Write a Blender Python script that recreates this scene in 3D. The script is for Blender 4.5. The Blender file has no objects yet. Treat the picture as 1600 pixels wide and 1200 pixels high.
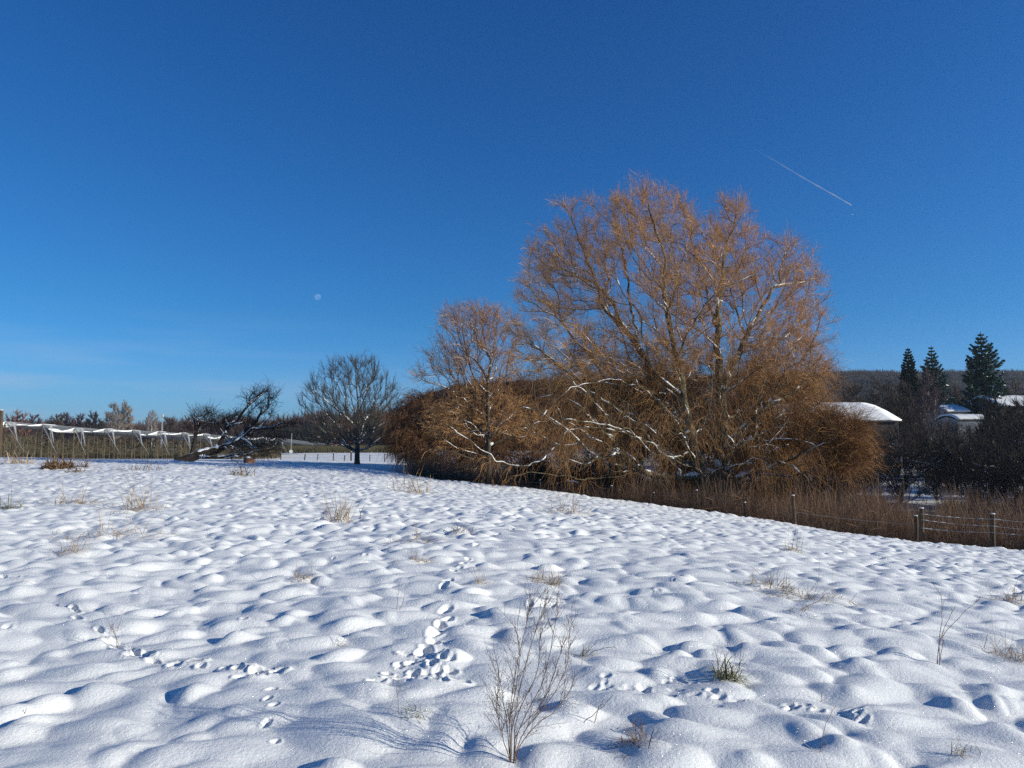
import bpy, math, random
import numpy as np
from mathutils import Vector
R = math.radians
rng = np.random.default_rng(7)
random.seed(7)
scene = bpy.context.scene
col = scene.collection

# ------------------------------------------------------------------ camera
FPX = 1156.0                       # focal length in pixels of a 1600 px wide frame
HORIZON = 690.0                    # the horizon's row in that frame
PITCH = math.atan((HORIZON - 600.0) / FPX)
EYE = 1.65
cam_d = bpy.data.cameras.new('camera')
cam_d.sensor_width = 36.0
cam_d.lens = 36.0 * FPX / 1600.0
cam_d.clip_start = 0.05
cam_d.clip_end = 40000.0
cam = bpy.data.objects.new('camera', cam_d)
col.objects.link(cam)
cam.location = (0, 0, EYE)
cam.rotation_euler = (R(90) + PITCH, 0, 0)
scene.camera = cam

# ------------------------------------------------------------------ light
SKY_GRADE = ((0.125, 1.30), (0.565, 1.09), (1.22, 0.97))   # clear, dry winter air: a deeper blue
SUN_EL = 19.0
SUN_AZ = 107.0                     # clockwise from +Y: from the right, a little behind the camera
scene.view_settings.view_transform = 'Standard'
scene.view_settings.look = 'None'
scene.view_settings.gamma = 1.0
scene.view_settings.exposure = 0.25
world = bpy.data.worlds.new('World')
scene.world = world
world.use_nodes = True
wn = world.node_tree.nodes
wl = world.node_tree.links
wn.clear()
w_out = wn.new('ShaderNodeOutputWorld')
w_bg = wn.new('ShaderNodeBackground')
w_bg.inputs['Strength'].default_value = 0.078
w_sky = wn.new('ShaderNodeTexSky')
w_sky.sky_type = 'NISHITA'
w_sky.sun_disc = False
w_sky.sun_elevation = R(SUN_EL)
w_sky.sun_rotation = R(SUN_AZ)
w_sky.altitude = 150.0
w_sky.air_density = 1.0
w_sky.dust_density = 0.1
w_sky.ozone_density = 2.2
wl.new(w_bg.outputs[0], w_out.inputs[0])
sun_d = bpy.data.lights.new('sun', 'SUN')
sun_d.energy = 4.7
sun_d.angle = R(0.53)
sun_d.color = (1.0, 0.965, 0.85)
sun = bpy.data.objects.new('sun', sun_d)
col.objects.link(sun)
_sd = Vector((math.sin(R(SUN_AZ)) * math.cos(R(SUN_EL)), math.cos(R(SUN_AZ)) * math.cos(R(SUN_EL)), math.sin(R(SUN_EL))))
sun.rotation_euler = _sd.to_track_quat('Z', 'Y').to_euler()

def wmath(op, a=None, b=None, va=0.0, vb=0.0, clamp=False):
    n = wn.new('ShaderNodeMath'); n.operation = op; n.use_clamp = clamp
    n.inputs[0].default_value = va; n.inputs[1].default_value = vb
    if a is not None: wl.new(a, n.inputs[0])
    if b is not None: wl.new(b, n.inputs[1])
    return n.outputs[0]
# thin veils of cloud, low in the sky
w_co = wn.new('ShaderNodeTexCoord')
w_sep = wn.new('ShaderNodeSeparateXYZ'); wl.new(w_co.outputs['Generated'], w_sep.inputs[0])
w_map = wn.new('ShaderNodeMapping'); w_map.inputs['Scale'].default_value = (1.6, 1.6, 15.0)
wl.new(w_co.outputs['Generated'], w_map.inputs[0])
w_ns = wn.new('ShaderNodeTexNoise'); w_ns.inputs['Scale'].default_value = 2.2; w_ns.inputs['Detail'].default_value = 6.0
w_ns.inputs['Roughness'].default_value = 0.55
wl.new(w_map.outputs[0], w_ns.inputs['Vector'])
cl = wmath('MULTIPLY', wmath('SUBTRACT', w_ns.outputs['Fac'], vb=0.46, clamp=True), vb=2.6, clamp=True)
low = wmath('SUBTRACT', va=1.0, b=wmath('DIVIDE', wmath('ABSOLUTE', w_sep.outputs['Z']), vb=0.17), clamp=True)
leftw = wmath('MULTIPLY', wmath('SUBTRACT', va=0.05, b=w_sep.outputs['X']), vb=1.9, clamp=True)
amt = wmath('MULTIPLY', wmath('MULTIPLY', cl, low), leftw)
amt = wmath('ADD', wmath('MULTIPLY', amt, vb=0.70, clamp=True), wmath('MULTIPLY', wmath('MULTIPLY', low, low), vb=0.34), clamp=True)
w_even = wmath('ADD', wmath('MULTIPLY', wmath('ADD', w_sep.outputs['X'], vb=0.55, clamp=True), vb=0.13), vb=1.0)
w_lowblue = wmath('ADD', wmath('MULTIPLY', wmath('SUBTRACT', va=1.0, b=wmath('DIVIDE', w_sep.outputs['Z'], vb=0.16, clamp=True), clamp=True), vb=0.22), vb=1.0)
w_rgb = wn.new('ShaderNodeSeparateColor'); wl.new(w_sky.outputs[0], w_rgb.inputs[0])
w_cmb = wn.new('ShaderNodeCombineColor')
for i_, (k_, g_) in enumerate(SKY_GRADE):
    c_ = wmath('MULTIPLY', wmath('POWER', w_rgb.outputs[i_], vb=g_), vb=k_)
    c_ = wmath('MULTIPLY', c_, w_even)
    if i_ == 2: c_ = wmath('MULTIPLY', c_, w_lowblue)
    wl.new(c_, w_cmb.inputs[i_])
w_mix = wn.new('ShaderNodeMix'); w_mix.data_type = 'RGBA'
wl.new(amt, w_mix.inputs['Factor'])
wl.new(w_cmb.outputs[0], w_mix.inputs['A'])
w_mix.inputs['B'].default_value = (5.2, 6.2, 7.6, 1)
wl.new(w_mix.outputs['Result'], w_bg.inputs['Color'])

scene.cycles.use_denoising = False
scene.cycles.denoiser = 'OPENIMAGEDENOISE'
scene.cycles.denoising_input_passes = 'RGB_ALBEDO_NORMAL'
scene.cycles.denoising_prefilter = 'ACCURATE'
scene.cycles.max_bounces = 6
scene.cycles.diffuse_bounces = 3
scene.cycles.transparent_max_bounces = 12

# ------------------------------------------------------------------ helpers
def P(px, py, d):
    """the point at forward distance d seen at (px, py) of the 1600x1200 frame"""
    u = (px - 800.0) / FPX; v = (600.0 - py) / FPX
    dy = math.cos(PITCH) - v * math.sin(PITCH)
    dz = math.sin(PITCH) + v * math.cos(PITCH)
    t = d / dy
    return np.array([u * t, d, EYE + dz * t])

def tag(o, label=None, cat=None, group=None, kind=None):
    if label: o['label'] = label
    if cat: o['category'] = cat
    if group: o['group'] = group
    if kind: o['kind'] = kind
    return o

def empty(name, loc, rz=0.0):
    o = bpy.data.objects.new(name, None)
    o.empty_display_size = 0.2
    o.location = tuple(float(v) for v in loc); o.rotation_euler = (0, 0, rz)
    col.objects.link(o)
    return o

def raw_mesh(name, verts, loops, starts, totals, mat, parent=None, smooth=True, local=None):
    me = bpy.data.meshes.new(name)
    verts = np.asarray(verts, dtype=np.float32)
    if local is not None: verts = verts - np.asarray(local, dtype=np.float32)
    me.vertices.add(len(verts)); me.vertices.foreach_set('co', verts.ravel())
    me.loops.add(len(loops)); me.loops.foreach_set('vertex_index', np.asarray(loops, dtype=np.int32))
    me.polygons.add(len(starts))
    me.polygons.foreach_set('loop_start', np.asarray(starts, dtype=np.int32))
    me.polygons.foreach_set('loop_total', np.asarray(totals, dtype=np.int32))
    me.polygons.foreach_set('use_smooth', np.full(len(starts), bool(smooth)))
    me.update(calc_edges=True)
    me.materials.append(mat)
    o = bpy.data.objects.new(name, me)
    col.objects.link(o)
    if parent is not None: o.parent = parent
    return o

class MB:
    """collects shapes in world or local coordinates, linked as one mesh"""
    def __init__(s): s.v = []; s.q = []; s.t = []; s.n = 0
    def add(s, v, quads=None, tris=None):
        v = np.asarray(v, float).reshape(-1, 3)
        if quads is not None and len(quads): s.q.append(np.asarray(quads, dtype=np.int64).reshape(-1, 4) + s.n)
        if tris is not None and len(tris): s.t.append(np.asarray(tris, dtype=np.int64).reshape(-1, 3) + s.n)
        s.v.append(v); s.n += len(v)
        return s
    def tubes(s, paths, rad, sides=3, cap=False):
        paths = np.asarray(paths, float)
        if paths.ndim == 2: paths = paths[None]
        N, K, _ = paths.shape
        if N == 0: return s
        rad = np.broadcast_to(np.asarray(rad, float), (N, K)) if np.ndim(rad) < 2 else np.asarray(rad, float)
        tan = np.empty_like(paths)
        tan[:, 1:-1] = paths[:, 2:] - paths[:, :-2]
        tan[:, 0] = paths[:, 1] - paths[:, 0]; tan[:, -1] = paths[:, -1] - paths[:, -2]
        tan /= np.linalg.norm(tan, axis=2, keepdims=True) + 1e-9
        mean = paths[:, -1] - paths[:, 0]
        ax = np.argmin(np.abs(mean), axis=1)
        ref = np.zeros((N, 3)); ref[np.arange(N), ax] = 1.0
        a = np.cross(tan, ref[:, None, :]); a /= np.linalg.norm(a, axis=2, keepdims=True) + 1e-9
        b = np.cross(tan, a)
        ang = np.arange(sides) * 2 * np.pi / sides
        v = paths[:, :, None, :] + rad[:, :, None, None] * (a[:, :, None, :] * np.cos(ang)[None, None, :, None] + b[:, :, None, :] * np.sin(ang)[None, None, :, None])
        idx = np.arange(N * K * sides).reshape(N, K, sides)
        i0 = idx[:, :-1]; i1 = idx[:, 1:]
        q = np.stack([i0, np.roll(i0, -1, axis=2), np.roll(i1, -1, axis=2), i1], axis=-1).reshape(-1, 4)
        tr = None
        if cap:
            tl = []
            for k in range(1, sides - 1):
                tl.append(np.stack([idx[:, -1, 0], idx[:, -1, k], idx[:, -1, k + 1]], -1))
                tl.append(np.stack([idx[:, 0, 0], idx[:, 0, k + 1], idx[:, 0, k]], -1))
            tr = np.concatenate(tl)
        return s.add(v.reshape(-1, 3), q, tr)
    def box(s, c, size, rz=0.0, taper=1.0, bev=0.0):
        x, y, z = [h * 0.5 for h in size]
        b = min(bev, x * .6, y * .6)
        def ring(zz, k, inset=0.0):
            X, Y = (x - inset) * k, (y - inset) * k
            bb = b if b > 0 else 1e-4
            return [(-X + bb, -Y, zz), (X - bb, -Y, zz), (X, -Y + bb, zz), (X, Y - bb, zz), (X - bb, Y, zz), (-X + bb, Y, zz), (-X, Y - bb, zz), (-X, -Y + bb, zz)]
        if b > 0:
            rings = [ring(-z, 1, b * .7), ring(-z + b, 1), ring(z - b, taper), ring(z, taper, b * .7)]
        else:
            pts = [(-x, -y, -z), (x, -y, -z), (x, y, -z), (-x, y, -z), (-x * taper, -y * taper, z), (x * taper, -y * taper, z), (x * taper, y * taper, z), (-x * taper, y * taper, z)]
            v = np.array(pts)
            ca, sa = math.cos(rz), math.sin(rz)
            v = np.stack([v[:, 0] * ca - v[:, 1] * sa + c[0], v[:, 0] * sa + v[:, 1] * ca + c[1], v[:, 2] + c[2]], 1)
            return s.add(v, [(0, 3, 2, 1), (4, 5, 6, 7), (0, 1, 5, 4), (1, 2, 6, 5), (2, 3, 7, 6), (3, 0, 4, 7)])
        v = np.array([p for r_ in rings for p in r_])
        q = []
        for k in range(len(rings) - 1):
            for j in range(8):
                q.append((k * 8 + j, k * 8 + (j + 1) % 8, k * 8 + 8 + (j + 1) % 8, k * 8 + 8 + j))
        L = (len(rings) - 1) * 8
        q += [(L, L + 1, L + 2, L + 3), (L, L + 3, L + 4, L + 7), (L + 4, L + 5, L + 6, L + 7), (3, 2, 1, 0), (7, 4, 3, 0), (7, 6, 5, 4)]
        ca, sa = math.cos(rz), math.sin(rz)
        v = np.stack([v[:, 0] * ca - v[:, 1] * sa + c[0], v[:, 0] * sa + v[:, 1] * ca + c[1], v[:, 2] + c[2]], 1)
        return s.add(v, q)
    def build(s, name, mat, parent=None, smooth=False, local=None):
        v = np.concatenate(s.v) if s.v else np.zeros((0, 3))
        q = np.concatenate(s.q) if s.q else np.zeros((0, 4), int)
        t = np.concatenate(s.t) if s.t else np.zeros((0, 3), int)
        loops = np.concatenate([q.ravel(), t.ravel()])
        starts = np.concatenate([np.arange(len(q)) * 4, len(q) * 4 + np.arange(len(t)) * 3])
        totals = np.concatenate([np.full(len(q), 4), np.full(len(t), 3)])
        if local is None and parent is not None and parent.type == 'EMPTY': local = tuple(parent.location)
        return raw_mesh(name, v, loops, starts, totals, mat, parent, smooth, local)

def _hash(ix, iy, seed):
    h = (ix.astype(np.int64) * 374761393 + iy.astype(np.int64) * 668265263 + seed * 1442695041) & 0xffffffff
    h = ((h ^ (h >> 13)) * 1274126177) & 0xffffffff
    h = ((h ^ (h >> 16)) * 2246822519) & 0xffffffff
    h = h ^ (h >> 15)
    return (h & 0xffffff) / float(0x1000000)

def noise2(x, y, seed=0):
    ix = np.floor(x); iy = np.floor(y)
    fx = x - ix; fy = y - iy
    ux = fx * fx * fx * (fx * (fx * 6 - 15) + 10); uy = fy * fy * fy * (fy * (fy * 6 - 15) + 10)
    def g(dx, dy):
        a = _hash(ix + dx, iy + dy, seed) * 2 * np.pi
        return np.cos(a) * (fx - dx) + np.sin(a) * (fy - dy)
    return ((g(0, 0) * (1 - ux) + g(1, 0) * ux) * (1 - uy) + (g(0, 1) * (1 - ux) + g(1, 1) * ux) * uy) * 1.5

def sstep(a, b, x):
    t = np.clip((x - a) / (b - a), 0, 1)
    return t * t * (3 - 2 * t)

# ------------------------------------------------------------------ materials
def nodemat(name, base=(.5, .5, .5), rough=0.8, spec=0.2):
    m = bpy.data.materials.new(name); m.use_nodes = True
    nt = m.node_tree; b = nt.nodes['Principled BSDF']
    b.inputs['Base Color'].default_value = (*base, 1); b.inputs['Roughness'].default_value = rough
    b.inputs['Specular IOR Level'].default_value = spec
    return m, nt, b

def ramp_mat(name, c0, c1, scale=8.0, rough=0.85, spec=0.2, bump=0.0, stretch=(1, 1, 1), coords='Object', c2=None, dist=0.01, lo=0.35, hi=0.65):
    m, nt, b = nodemat(name, c0, rough, spec)
    tc = nt.nodes.new('ShaderNodeTexCoord'); mp = nt.nodes.new('ShaderNodeMapping'); mp.inputs['Scale'].default_value = stretch
    ns = nt.nodes.new('ShaderNodeTexNoise'); ns.inputs['Scale'].default_value = scale; ns.inputs['Detail'].default_value = 6
    rp = nt.nodes.new('ShaderNodeValToRGB')
    rp.color_ramp.elements[0].position = lo; rp.color_ramp.elements[1].position = hi
    rp.color_ramp.elements[0].color = (*c0, 1); rp.color_ramp.elements[1].color = (*c1, 1)
    if c2 is not None:
        e = rp.color_ramp.elements.new((lo + hi) / 2); e.color = (*c2, 1)
    nt.links.new(tc.outputs[coords], mp.inputs[0]); nt.links.new(mp.outputs[0], ns.inputs['Vector'])
    nt.links.new(ns.outputs['Fac'], rp.inputs[0]); nt.links.new(rp.outputs[0], b.inputs['Base Color'])
    if bump:
        bp = nt.nodes.new('ShaderNodeBump'); bp.inputs['Strength'].default_value = bump; bp.inputs['Distance'].default_value = dist
        nt.links.new(ns.outputs['Fac'], bp.inputs['Height']); nt.links.new(bp.outputs[0], b.inputs['Normal'])
    return m

def island_mat(name, stops, rough=0.8, spec=0.25, trans=0.0):
    """colour varies from strand to strand"""
    m, nt, b = nodemat(name, stops[0], rough, spec)
    g = nt.nodes.new('ShaderNodeNewGeometry'); rp = nt.nodes.new('ShaderNodeValToRGB')
    els = rp.color_ramp.elements
    els[0].color = (*stops[0], 1); els[1].color = (*stops[-1], 1)
    for i, c in enumerate(stops[1:-1], 1):
        e = els.new(i / (len(stops) - 1)); e.color = (*c, 1)
    nt.links.new(g.outputs['Random Per Island'], rp.inputs[0]); nt.links.new(rp.outputs[0], b.inputs['Base Color'])
    return m

def snow_mat(name='snow', near=True):
    m, nt, b = nodemat(name, (0.81, 0.80, 0.76), 0.62, 0.25)
    N = nt.nodes.new; L = nt.links.new
    tc = N('ShaderNodeTexCoord')
    n1 = N('ShaderNodeTexNoise'); n1.inputs['Scale'].default_value = 42.0; n1.inputs['Detail'].default_value = 9; n1.inputs['Roughness'].default_value = 0.68
    L(tc.outputs['Object'], n1.inputs['Vector'])
    bp = N('ShaderNodeBump'); bp.inputs['Strength'].default_value = 0.8; bp.inputs['Distance'].default_value = 0.010
    L(n1.outputs['Fac'], bp.inputs['Height']); L(bp.outputs[0], b.inputs['Normal'])
    if near:
        # loose crystals: small cells, each tilted its own way, that mirror the sun
        vo = N('ShaderNodeTexVoronoi'); vo.inputs['Scale'].default_value = 330.0
        L(tc.outputs['Object'], vo.inputs['Vector'])
        sub = N('ShaderNodeVectorMath'); sub.operation = 'SUBTRACT'; sub.inputs[1].default_value = (.5, .5, .5)
        L(vo.outputs['Color'], sub.inputs[0])
        sc_ = N('ShaderNodeVectorMath'); sc_.operation = 'SCALE'; sc_.inputs['Scale'].default_value = 1.7
        L(sub.outputs[0], sc_.inputs[0])
        ge = N('ShaderNodeNewGeometry')
        ad = N('ShaderNodeVectorMath'); ad.operation = 'ADD'; L(sc_.outputs[0], ad.inputs[0]); L(ge.outputs['Normal'], ad.inputs[1])
        no = N('ShaderNodeVectorMath'); no.operation = 'NORMALIZE'; L(ad.outputs[0], no.inputs[0])
        gl = N('ShaderNodeBsdfGlossy'); gl.inputs['Roughness'].default_value = 0.20; gl.inputs['Color'].default_value = (1, 1, 1, 1)
        L(no.outputs[0], gl.inputs['Normal'])
        lt = N('ShaderNodeMath'); lt.operation = 'LESS_THAN'; lt.inputs[1].default_value = 0.30; L(vo.outputs['Distance'], lt.inputs[0])
        mu = N('ShaderNodeMath'); mu.operation = 'MULTIPLY'; mu.inputs[1].default_value = 0.09; L(lt.outputs[0], mu.inputs[0])
        mx = N('ShaderNodeMixShader'); L(mu.outputs[0], mx.inputs[0]); L(b.outputs[0], mx.inputs[1]); L(gl.outputs[0], mx.inputs[2])
        L(mx.outputs[0], nt.nodes['Material Output'].inputs['Surface'])
    return m

M = {}
M['snow'] = snow_mat('snow_crystals', True)
M['snow_plain'] = snow_mat('snow_plain', False)
# ------------------------------------------------------------------ ground
def tps(pts):
    pts = np.array(pts, float); n = len(pts)
    def U(r2): return np.where(r2 > 1e-9, r2 * np.log(r2 + 1e-12), 0.0)
    d = ((pts[:, None, :2] - pts[None, :, :2]) ** 2).sum(-1)
    K = np.zeros((n + 3, n + 3)); K[:n, :n] = U(d) + np.eye(n) * 5.0
    K[:n, n] = 1; K[:n, n + 1:] = pts[:, :2]; K[n, :n] = 1; K[n + 1:, :n] = pts[:, :2].T
    w = np.linalg.solve(K, np.concatenate([pts[:, 2], [0, 0, 0]]))
    def f(x, y):
        x = np.asarray(x, float); y = np.asarray(y, float)
        s = w[n] + w[n + 1] * x + w[n + 2] * y
        for i in range(n): s = s + w[i] * U((x - pts[i, 0]) ** 2 + (y - pts[i, 1]) ** 2)
        return s
    return f

# the brow of the snowy meadow: row of the photograph, and how far away it is
BROW = [(-260, 714, 66), (0, 715, 62), (220, 719, 58), (430, 724, 55), (600, 732, 50), (700, 747, 44), (800, 759, 40), (900, 772, 37), (1100, 797, 33), (1240, 818, 30.5), (1430, 845, 28), (1600, 858, 26.5), (1850, 880, 24)]
brow = np.array([P(*b) for b in BROW])
plateau = tps([(0, 0, 0), (0, 5, 0), (-5, 5, .06), (5, 5, -.27), (-12, 14, .15), (10, 12, -.85), (0, 20, -.12), (-20, 30, .15), (-10, 40, .0), (0, -20, 0.1), (-20, -20, 0.6), (20, -20, -1.4), (22, 4, -2.0), (-30, 5, .5)] + [tuple(b) for b in brow])
beyond = tps([(-80, 70, .0), (-45, 75, -.3), (-20, 75, -.62), (-14, 78, -.75), (-8, 62, -1.5), (-2, 55, -2.4), (4, 48, -3.1), (10, 41, -3.6), (14, 37, -3.8), (22, 34, -4.0), (40, 30, -4.6), (0, 80, -1.6), (-10, 100, -1.25), (-60, 120, -1.25), (-20, 160, -1.2), (20, 60, -3.6), (45, 60, -3.7), (40, 90, -3.2), (10, 110, -2.2), (90, 110, -3.0), (0, 200, -1.2), (120, 200, -2.2), (-140, 200, -1.2), (80, 30, -5)])
bx_ = np.concatenate([[-200], brow[:, 0], [60, 200]]); by_ = np.concatenate([[90], brow[:, 1], [8, -60]])
def edge_dist(x, y):
    """signed distance past the brow, in metres"""
    best = np.full(np.shape(x), 1e9); sign = np.ones(np.shape(x))
    for i in range(len(bx_) - 1):
        ax, ay, cx, cy = bx_[i], by_[i], bx_[i + 1], by_[i + 1]
        dx, dy = cx - ax, cy - ay
        t = np.clip(((x - ax) * dx + (y - ay) * dy) / (dx * dx + dy * dy), 0, 1)
        d = np.hypot(x - ax - t * dx, y - ay - t * dy)
        s = np.sign(dx * (y - ay) - dy * (x - ax))
        m_ = d < best
        best = np.where(m_, d, best); sign = np.where(m_, s, sign)
    return best * sign

def base_z(x, y):
    x = np.asarray(x, float); y = np.asarray(y, float)
    r = np.hypot(x, y); k = np.minimum(1.0, 90.0 / np.maximum(r, 1e-6)); k2 = np.minimum(1.0, 230.0 / np.maximum(r, 1e-6))
    zp = plateau(x * k, y * k); zb = beyond(x * k2, y * k2)
    d = edge_dist(x, y)
    wdt = np.interp(x, [-40, -15, -4, 6], [22, 18, 9, 5.0])
    t = sstep(-0.3, 1.0, d / wdt)
    z = zp * (1 - t) + zb * t
    far = sstep(200, 500, r)
    return z * (1 - far) + (-1.6) * far

_gs = 1.0; _gn = 560
_gx = (np.arange(_gn) - _gn // 2) * _gs
_GX, _GY = np.meshgrid(_gx, _gx)
_GZ = base_z(_GX, _GY)
_base_exact = base_z
def base_z(x, y):
    x = np.asarray(x, float); y = np.asarray(y, float)
    u = np.clip(x / _gs + _gn // 2, 0, _gn - 1.001); v = np.clip(y / _gs + _gn // 2, 0, _gn - 1.001)
    i = u.astype(int); j = v.astype(int); fu = u - i; fv = v - j
    z = (_GZ[j, i] * (1 - fu) + _GZ[j, i + 1] * fu) * (1 - fv) + (_GZ[j + 1, i] * (1 - fu) + _GZ[j + 1, i + 1] * fu) * fv
    k = sstep(200, 275, np.hypot(x, y))
    return z * (1 - k) - 1.6 * k

def ground_at(px, py):
    """where the meadow is seen at (px, py)"""
    lo, hi = 1.0, 120.0
    prev = None
    for d in np.geomspace(1.5, 150, 500):
        p = P(px, py, d)
        if p[2] < float(base_z(p[0], p[1])):
            return np.array([p[0], p[1], float(base_z(p[0], p[1]))])
    return P(px, py, 60)

# --- snow-covered tussocks
def domes(x, y, cell, seed, dens=1.0, hmin=.04, hmax=.12, rmin=.55, rmax=1.0, an=1.35):
    gx = np.floor(x / cell); gy = np.floor(y / cell)
    h = np.zeros_like(x)
    for i in (-1, 0, 1):
        for j in (-1, 0, 1):
            cx = gx + i; cy = gy + j
            a = _hash(cx, cy, seed); b = _hash(cx, cy, seed + 1); c = _hash(cx, cy, seed + 2); d = _hash(cx, cy, seed + 3); e = _hash(cx, cy, seed + 4)
            px_ = (cx + a) * cell; py_ = (cy + b) * cell
            rr = (rmin + (rmax - rmin) * c) * cell
            th = (e - .5) * 1.3
            dx = x - px_; dy = y - py_
            u = (dx * np.cos(th) + dy * np.sin(th)) / (rr * an); v = (-dx * np.sin(th) + dy * np.cos(th)) / rr
            q = np.clip(1 - u * u - v * v, 0, 1)
            h += np.where(d < dens, (hmin + (hmax - hmin) * (d / dens) ** 1.5) * q ** 1.6, 0) ** 3
    return np.cbrt(h)

def ray_ground(px, py):
    return ground_at(px, py)[:2]

PITS = []       # x, y, along, across, depth, angle, rim
def pit(px, py, a, b, dep, ang=0.0, rim=.3):
    g = ray_ground(px, py); PITS.append((g[0], g[1], a, b, dep, ang, rim))
# a single track of prints coming towards the camera, right of the middle
for px_, py_, s_ in [(800, 836, .8), (778, 842, .8), (762, 850, .8), (745, 862, .9), (731, 880, .8), (724, 887, .9), (716, 893, .9), (709, 902, .9), (699, 915, 1.), (694, 924, 1.), (703, 948, 1.), (697, 959, 1.1), (700, 972, 1.), (688, 982, 1.1), (692, 991, 1.), (680, 1001, 1.1), (678, 1016, 1.1), (666, 1027, 1.1), (658, 1034, 1.)]:
    pit(px_, py_, .15 * s_, .080 * s_, .11, random.uniform(.9, 1.9), .2)
# scraped, trampled patch
for k in range(34):
    t = random.random(); px_ = 655 + random.gauss(0, 34); py_ = 1063 + random.gauss(0, 14)
    pit(px_, py_, random.uniform(.06, .12), random.uniform(.04, .08), random.uniform(.05, .11), random.uniform(0, 3), random.uniform(.2, .6))
pit(716, 1080, .12, .10, .16, .2, .3)
# a second line of steps from the left edge
for px_, py_ in [(4, 903), (18, 907), (34, 911), (50, 912), (66, 948), (80, 942), (92, 950), (104, 946), (118, 955), (128, 963), (150, 990), (160, 1002), (176, 1003), (188, 1010), (200, 1018), (206, 1026), (214, 1020), (230, 1026), (248, 1034)]:
    for q in range(1):
        pit(px_ + random.gauss(0, 4), py_ + random.gauss(0, 2), random.uniform(.10, .17), .055, random.uniform(.05, .10), random.uniform(-.9, .3), .5)
for px_, py_ in [(285, 1046), (300, 1042), (318, 1049), (352, 1056), (366, 1060), (380, 1068), (392, 1062), (398, 1072), (410, 1066), (424, 1062), (440, 1066)]:
    for q in range(1):
        pit(px_ + random.gauss(0, 6), py_ + random.gauss(0, 3), random.uniform(.06, .13), .06, random.uniform(.05, .10), random.uniform(-1, 1), .7)
for px_, py_, a_ in [(423, 1092, .9), (418, 1106, 1.4), (428, 1118, 1.2), (416, 1150, 1.3), (430, 1178, 1.5)]:
    pit(px_, py_, .075, .04, .06, a_, .25)
for k in range(16):     # grazed strip near the middle right
    t = random.random(); pit(935 + 155 * t + random.gauss(0, 5), 1078 + 8 * math.sin(t * 5) + random.gauss(0, 5), random.uniform(.04, .09), random.uniform(.03, .06), random.uniform(.02, .04), random.uniform(0, 3), .5)
for k in range(20):
    t = random.random(); pit(1040 + 330 * t + random.gauss(0, 5), 1090 + 55 * t + random.gauss(0, 5), random.uniform(.05, .12), random.uniform(.03, .05), random.uniform(.02, .06), random.uniform(-.5, .5), .5)
for k in range(150):    # faint scuffs of birds and mice further off
    px_ = random.uniform(-100, 1650); py_ = random.uniform(860, 1000)
    if noise2(np.array([px_ / 160.]), np.array([py_ / 40.]), 91)[0] > .32:
        pit(px_, py_, random.uniform(.05, .12), random.uniform(.03, .06), random.uniform(.02, .06), random.uniform(0, 3), .5)
PITS = np.array(PITS); PITS[:, 2:4] *= .56; PITS[:, 4] *= .52

def relief(x, y, r):
    """height of the snow's own relief above the base, for arrays"""
    wx = x + .16 * noise2(x * 1.6, y * 1.6, 31); wy = y + .16 * noise2(x * 1.1 + 9, y * 1.1, 32)
    cover = .5 + .5 * np.clip(noise2(x * .16, y * .16, 5) * 2 + .4, -1, 1)
    h = domes(wx, wy, .305, 11, .88, .030, .096, .52, .86, 1.3) * (.7 + .3 * cover)
    h += domes(wx + 3.3, wy, .21, 21, .60, .008, .036, .5, .85, 1.2) * (.45 + .55 * cover)
    h += domes(wx + 1.7, wy + .4, 1.3, 51, .5, .02, .055, .5, .8, 1.3)
    h += .04 * noise2(x * .45, y * .45, 3) + .10 * noise2(x * .12, y * .12, 4)
    h += .012 * noise2(x * 2.9, y * 2.9, 6) * cover
    d = edge_dist(x, y)
    h = .23 * np.tanh(h / .23)
    h *= 1 - .55 * sstep(0, 12, d)
    h *= 1 - .8 * sstep(110, 260, r)
    return h

def carve(x, y, h):
    rough = noise2(x * 15, y * 15, 41) + .6 * noise2(x * 34, y * 34, 42)
    near = (np.hypot(x, y) < 34) & (y > 1)
    ix = np.nonzero(near)[0]
    if len(ix) == 0: return h
    xs, ys = x[ix], y[ix]
    order = np.argsort(ys); xs = xs[order]; ys = ys[order]; ix = ix[order]
    neg = np.zeros(len(ix)); pos = np.zeros(len(ix)); ins = np.zeros(len(ix))
    for (px_, py_, a, b, dep, ang, rim) in PITS:
        R_ = max(a, b) * 2.3
        s, e = np.searchsorted(ys, [py_ - R_, py_ + R_])
        if e <= s: continue
        dx = xs[s:e] - px_; dy = ys[s:e] - py_
        m_ = np.abs(dx) < R_
        if not m_.any(): continue
        j = s + np.nonzero(m_)[0]; dx = dx[m_]; dy = dy[m_]
        u = (dx * math.cos(ang) + dy * math.sin(ang)) / a; v = (-dx * math.sin(ang) + dy * math.cos(ang)) / b
        q = np.sqrt(u * u + v * v) + .13 * rough[ix[j]]
        inside = 1 - sstep(.3, 1.15, q)
        neg[j] = np.minimum(neg[j], -dep * inside); ins[j] = np.maximum(ins[j], inside)
        pos[j] = np.maximum(pos[j], np.exp(-((q - 1.35) / .30) ** 2) * rim * dep * .5)
    h = h.copy(); h[ix] += neg + pos * (1 - ins) * (1 + .8 * rough[ix]) + ins * .006 * rough[ix]
    return h

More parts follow.
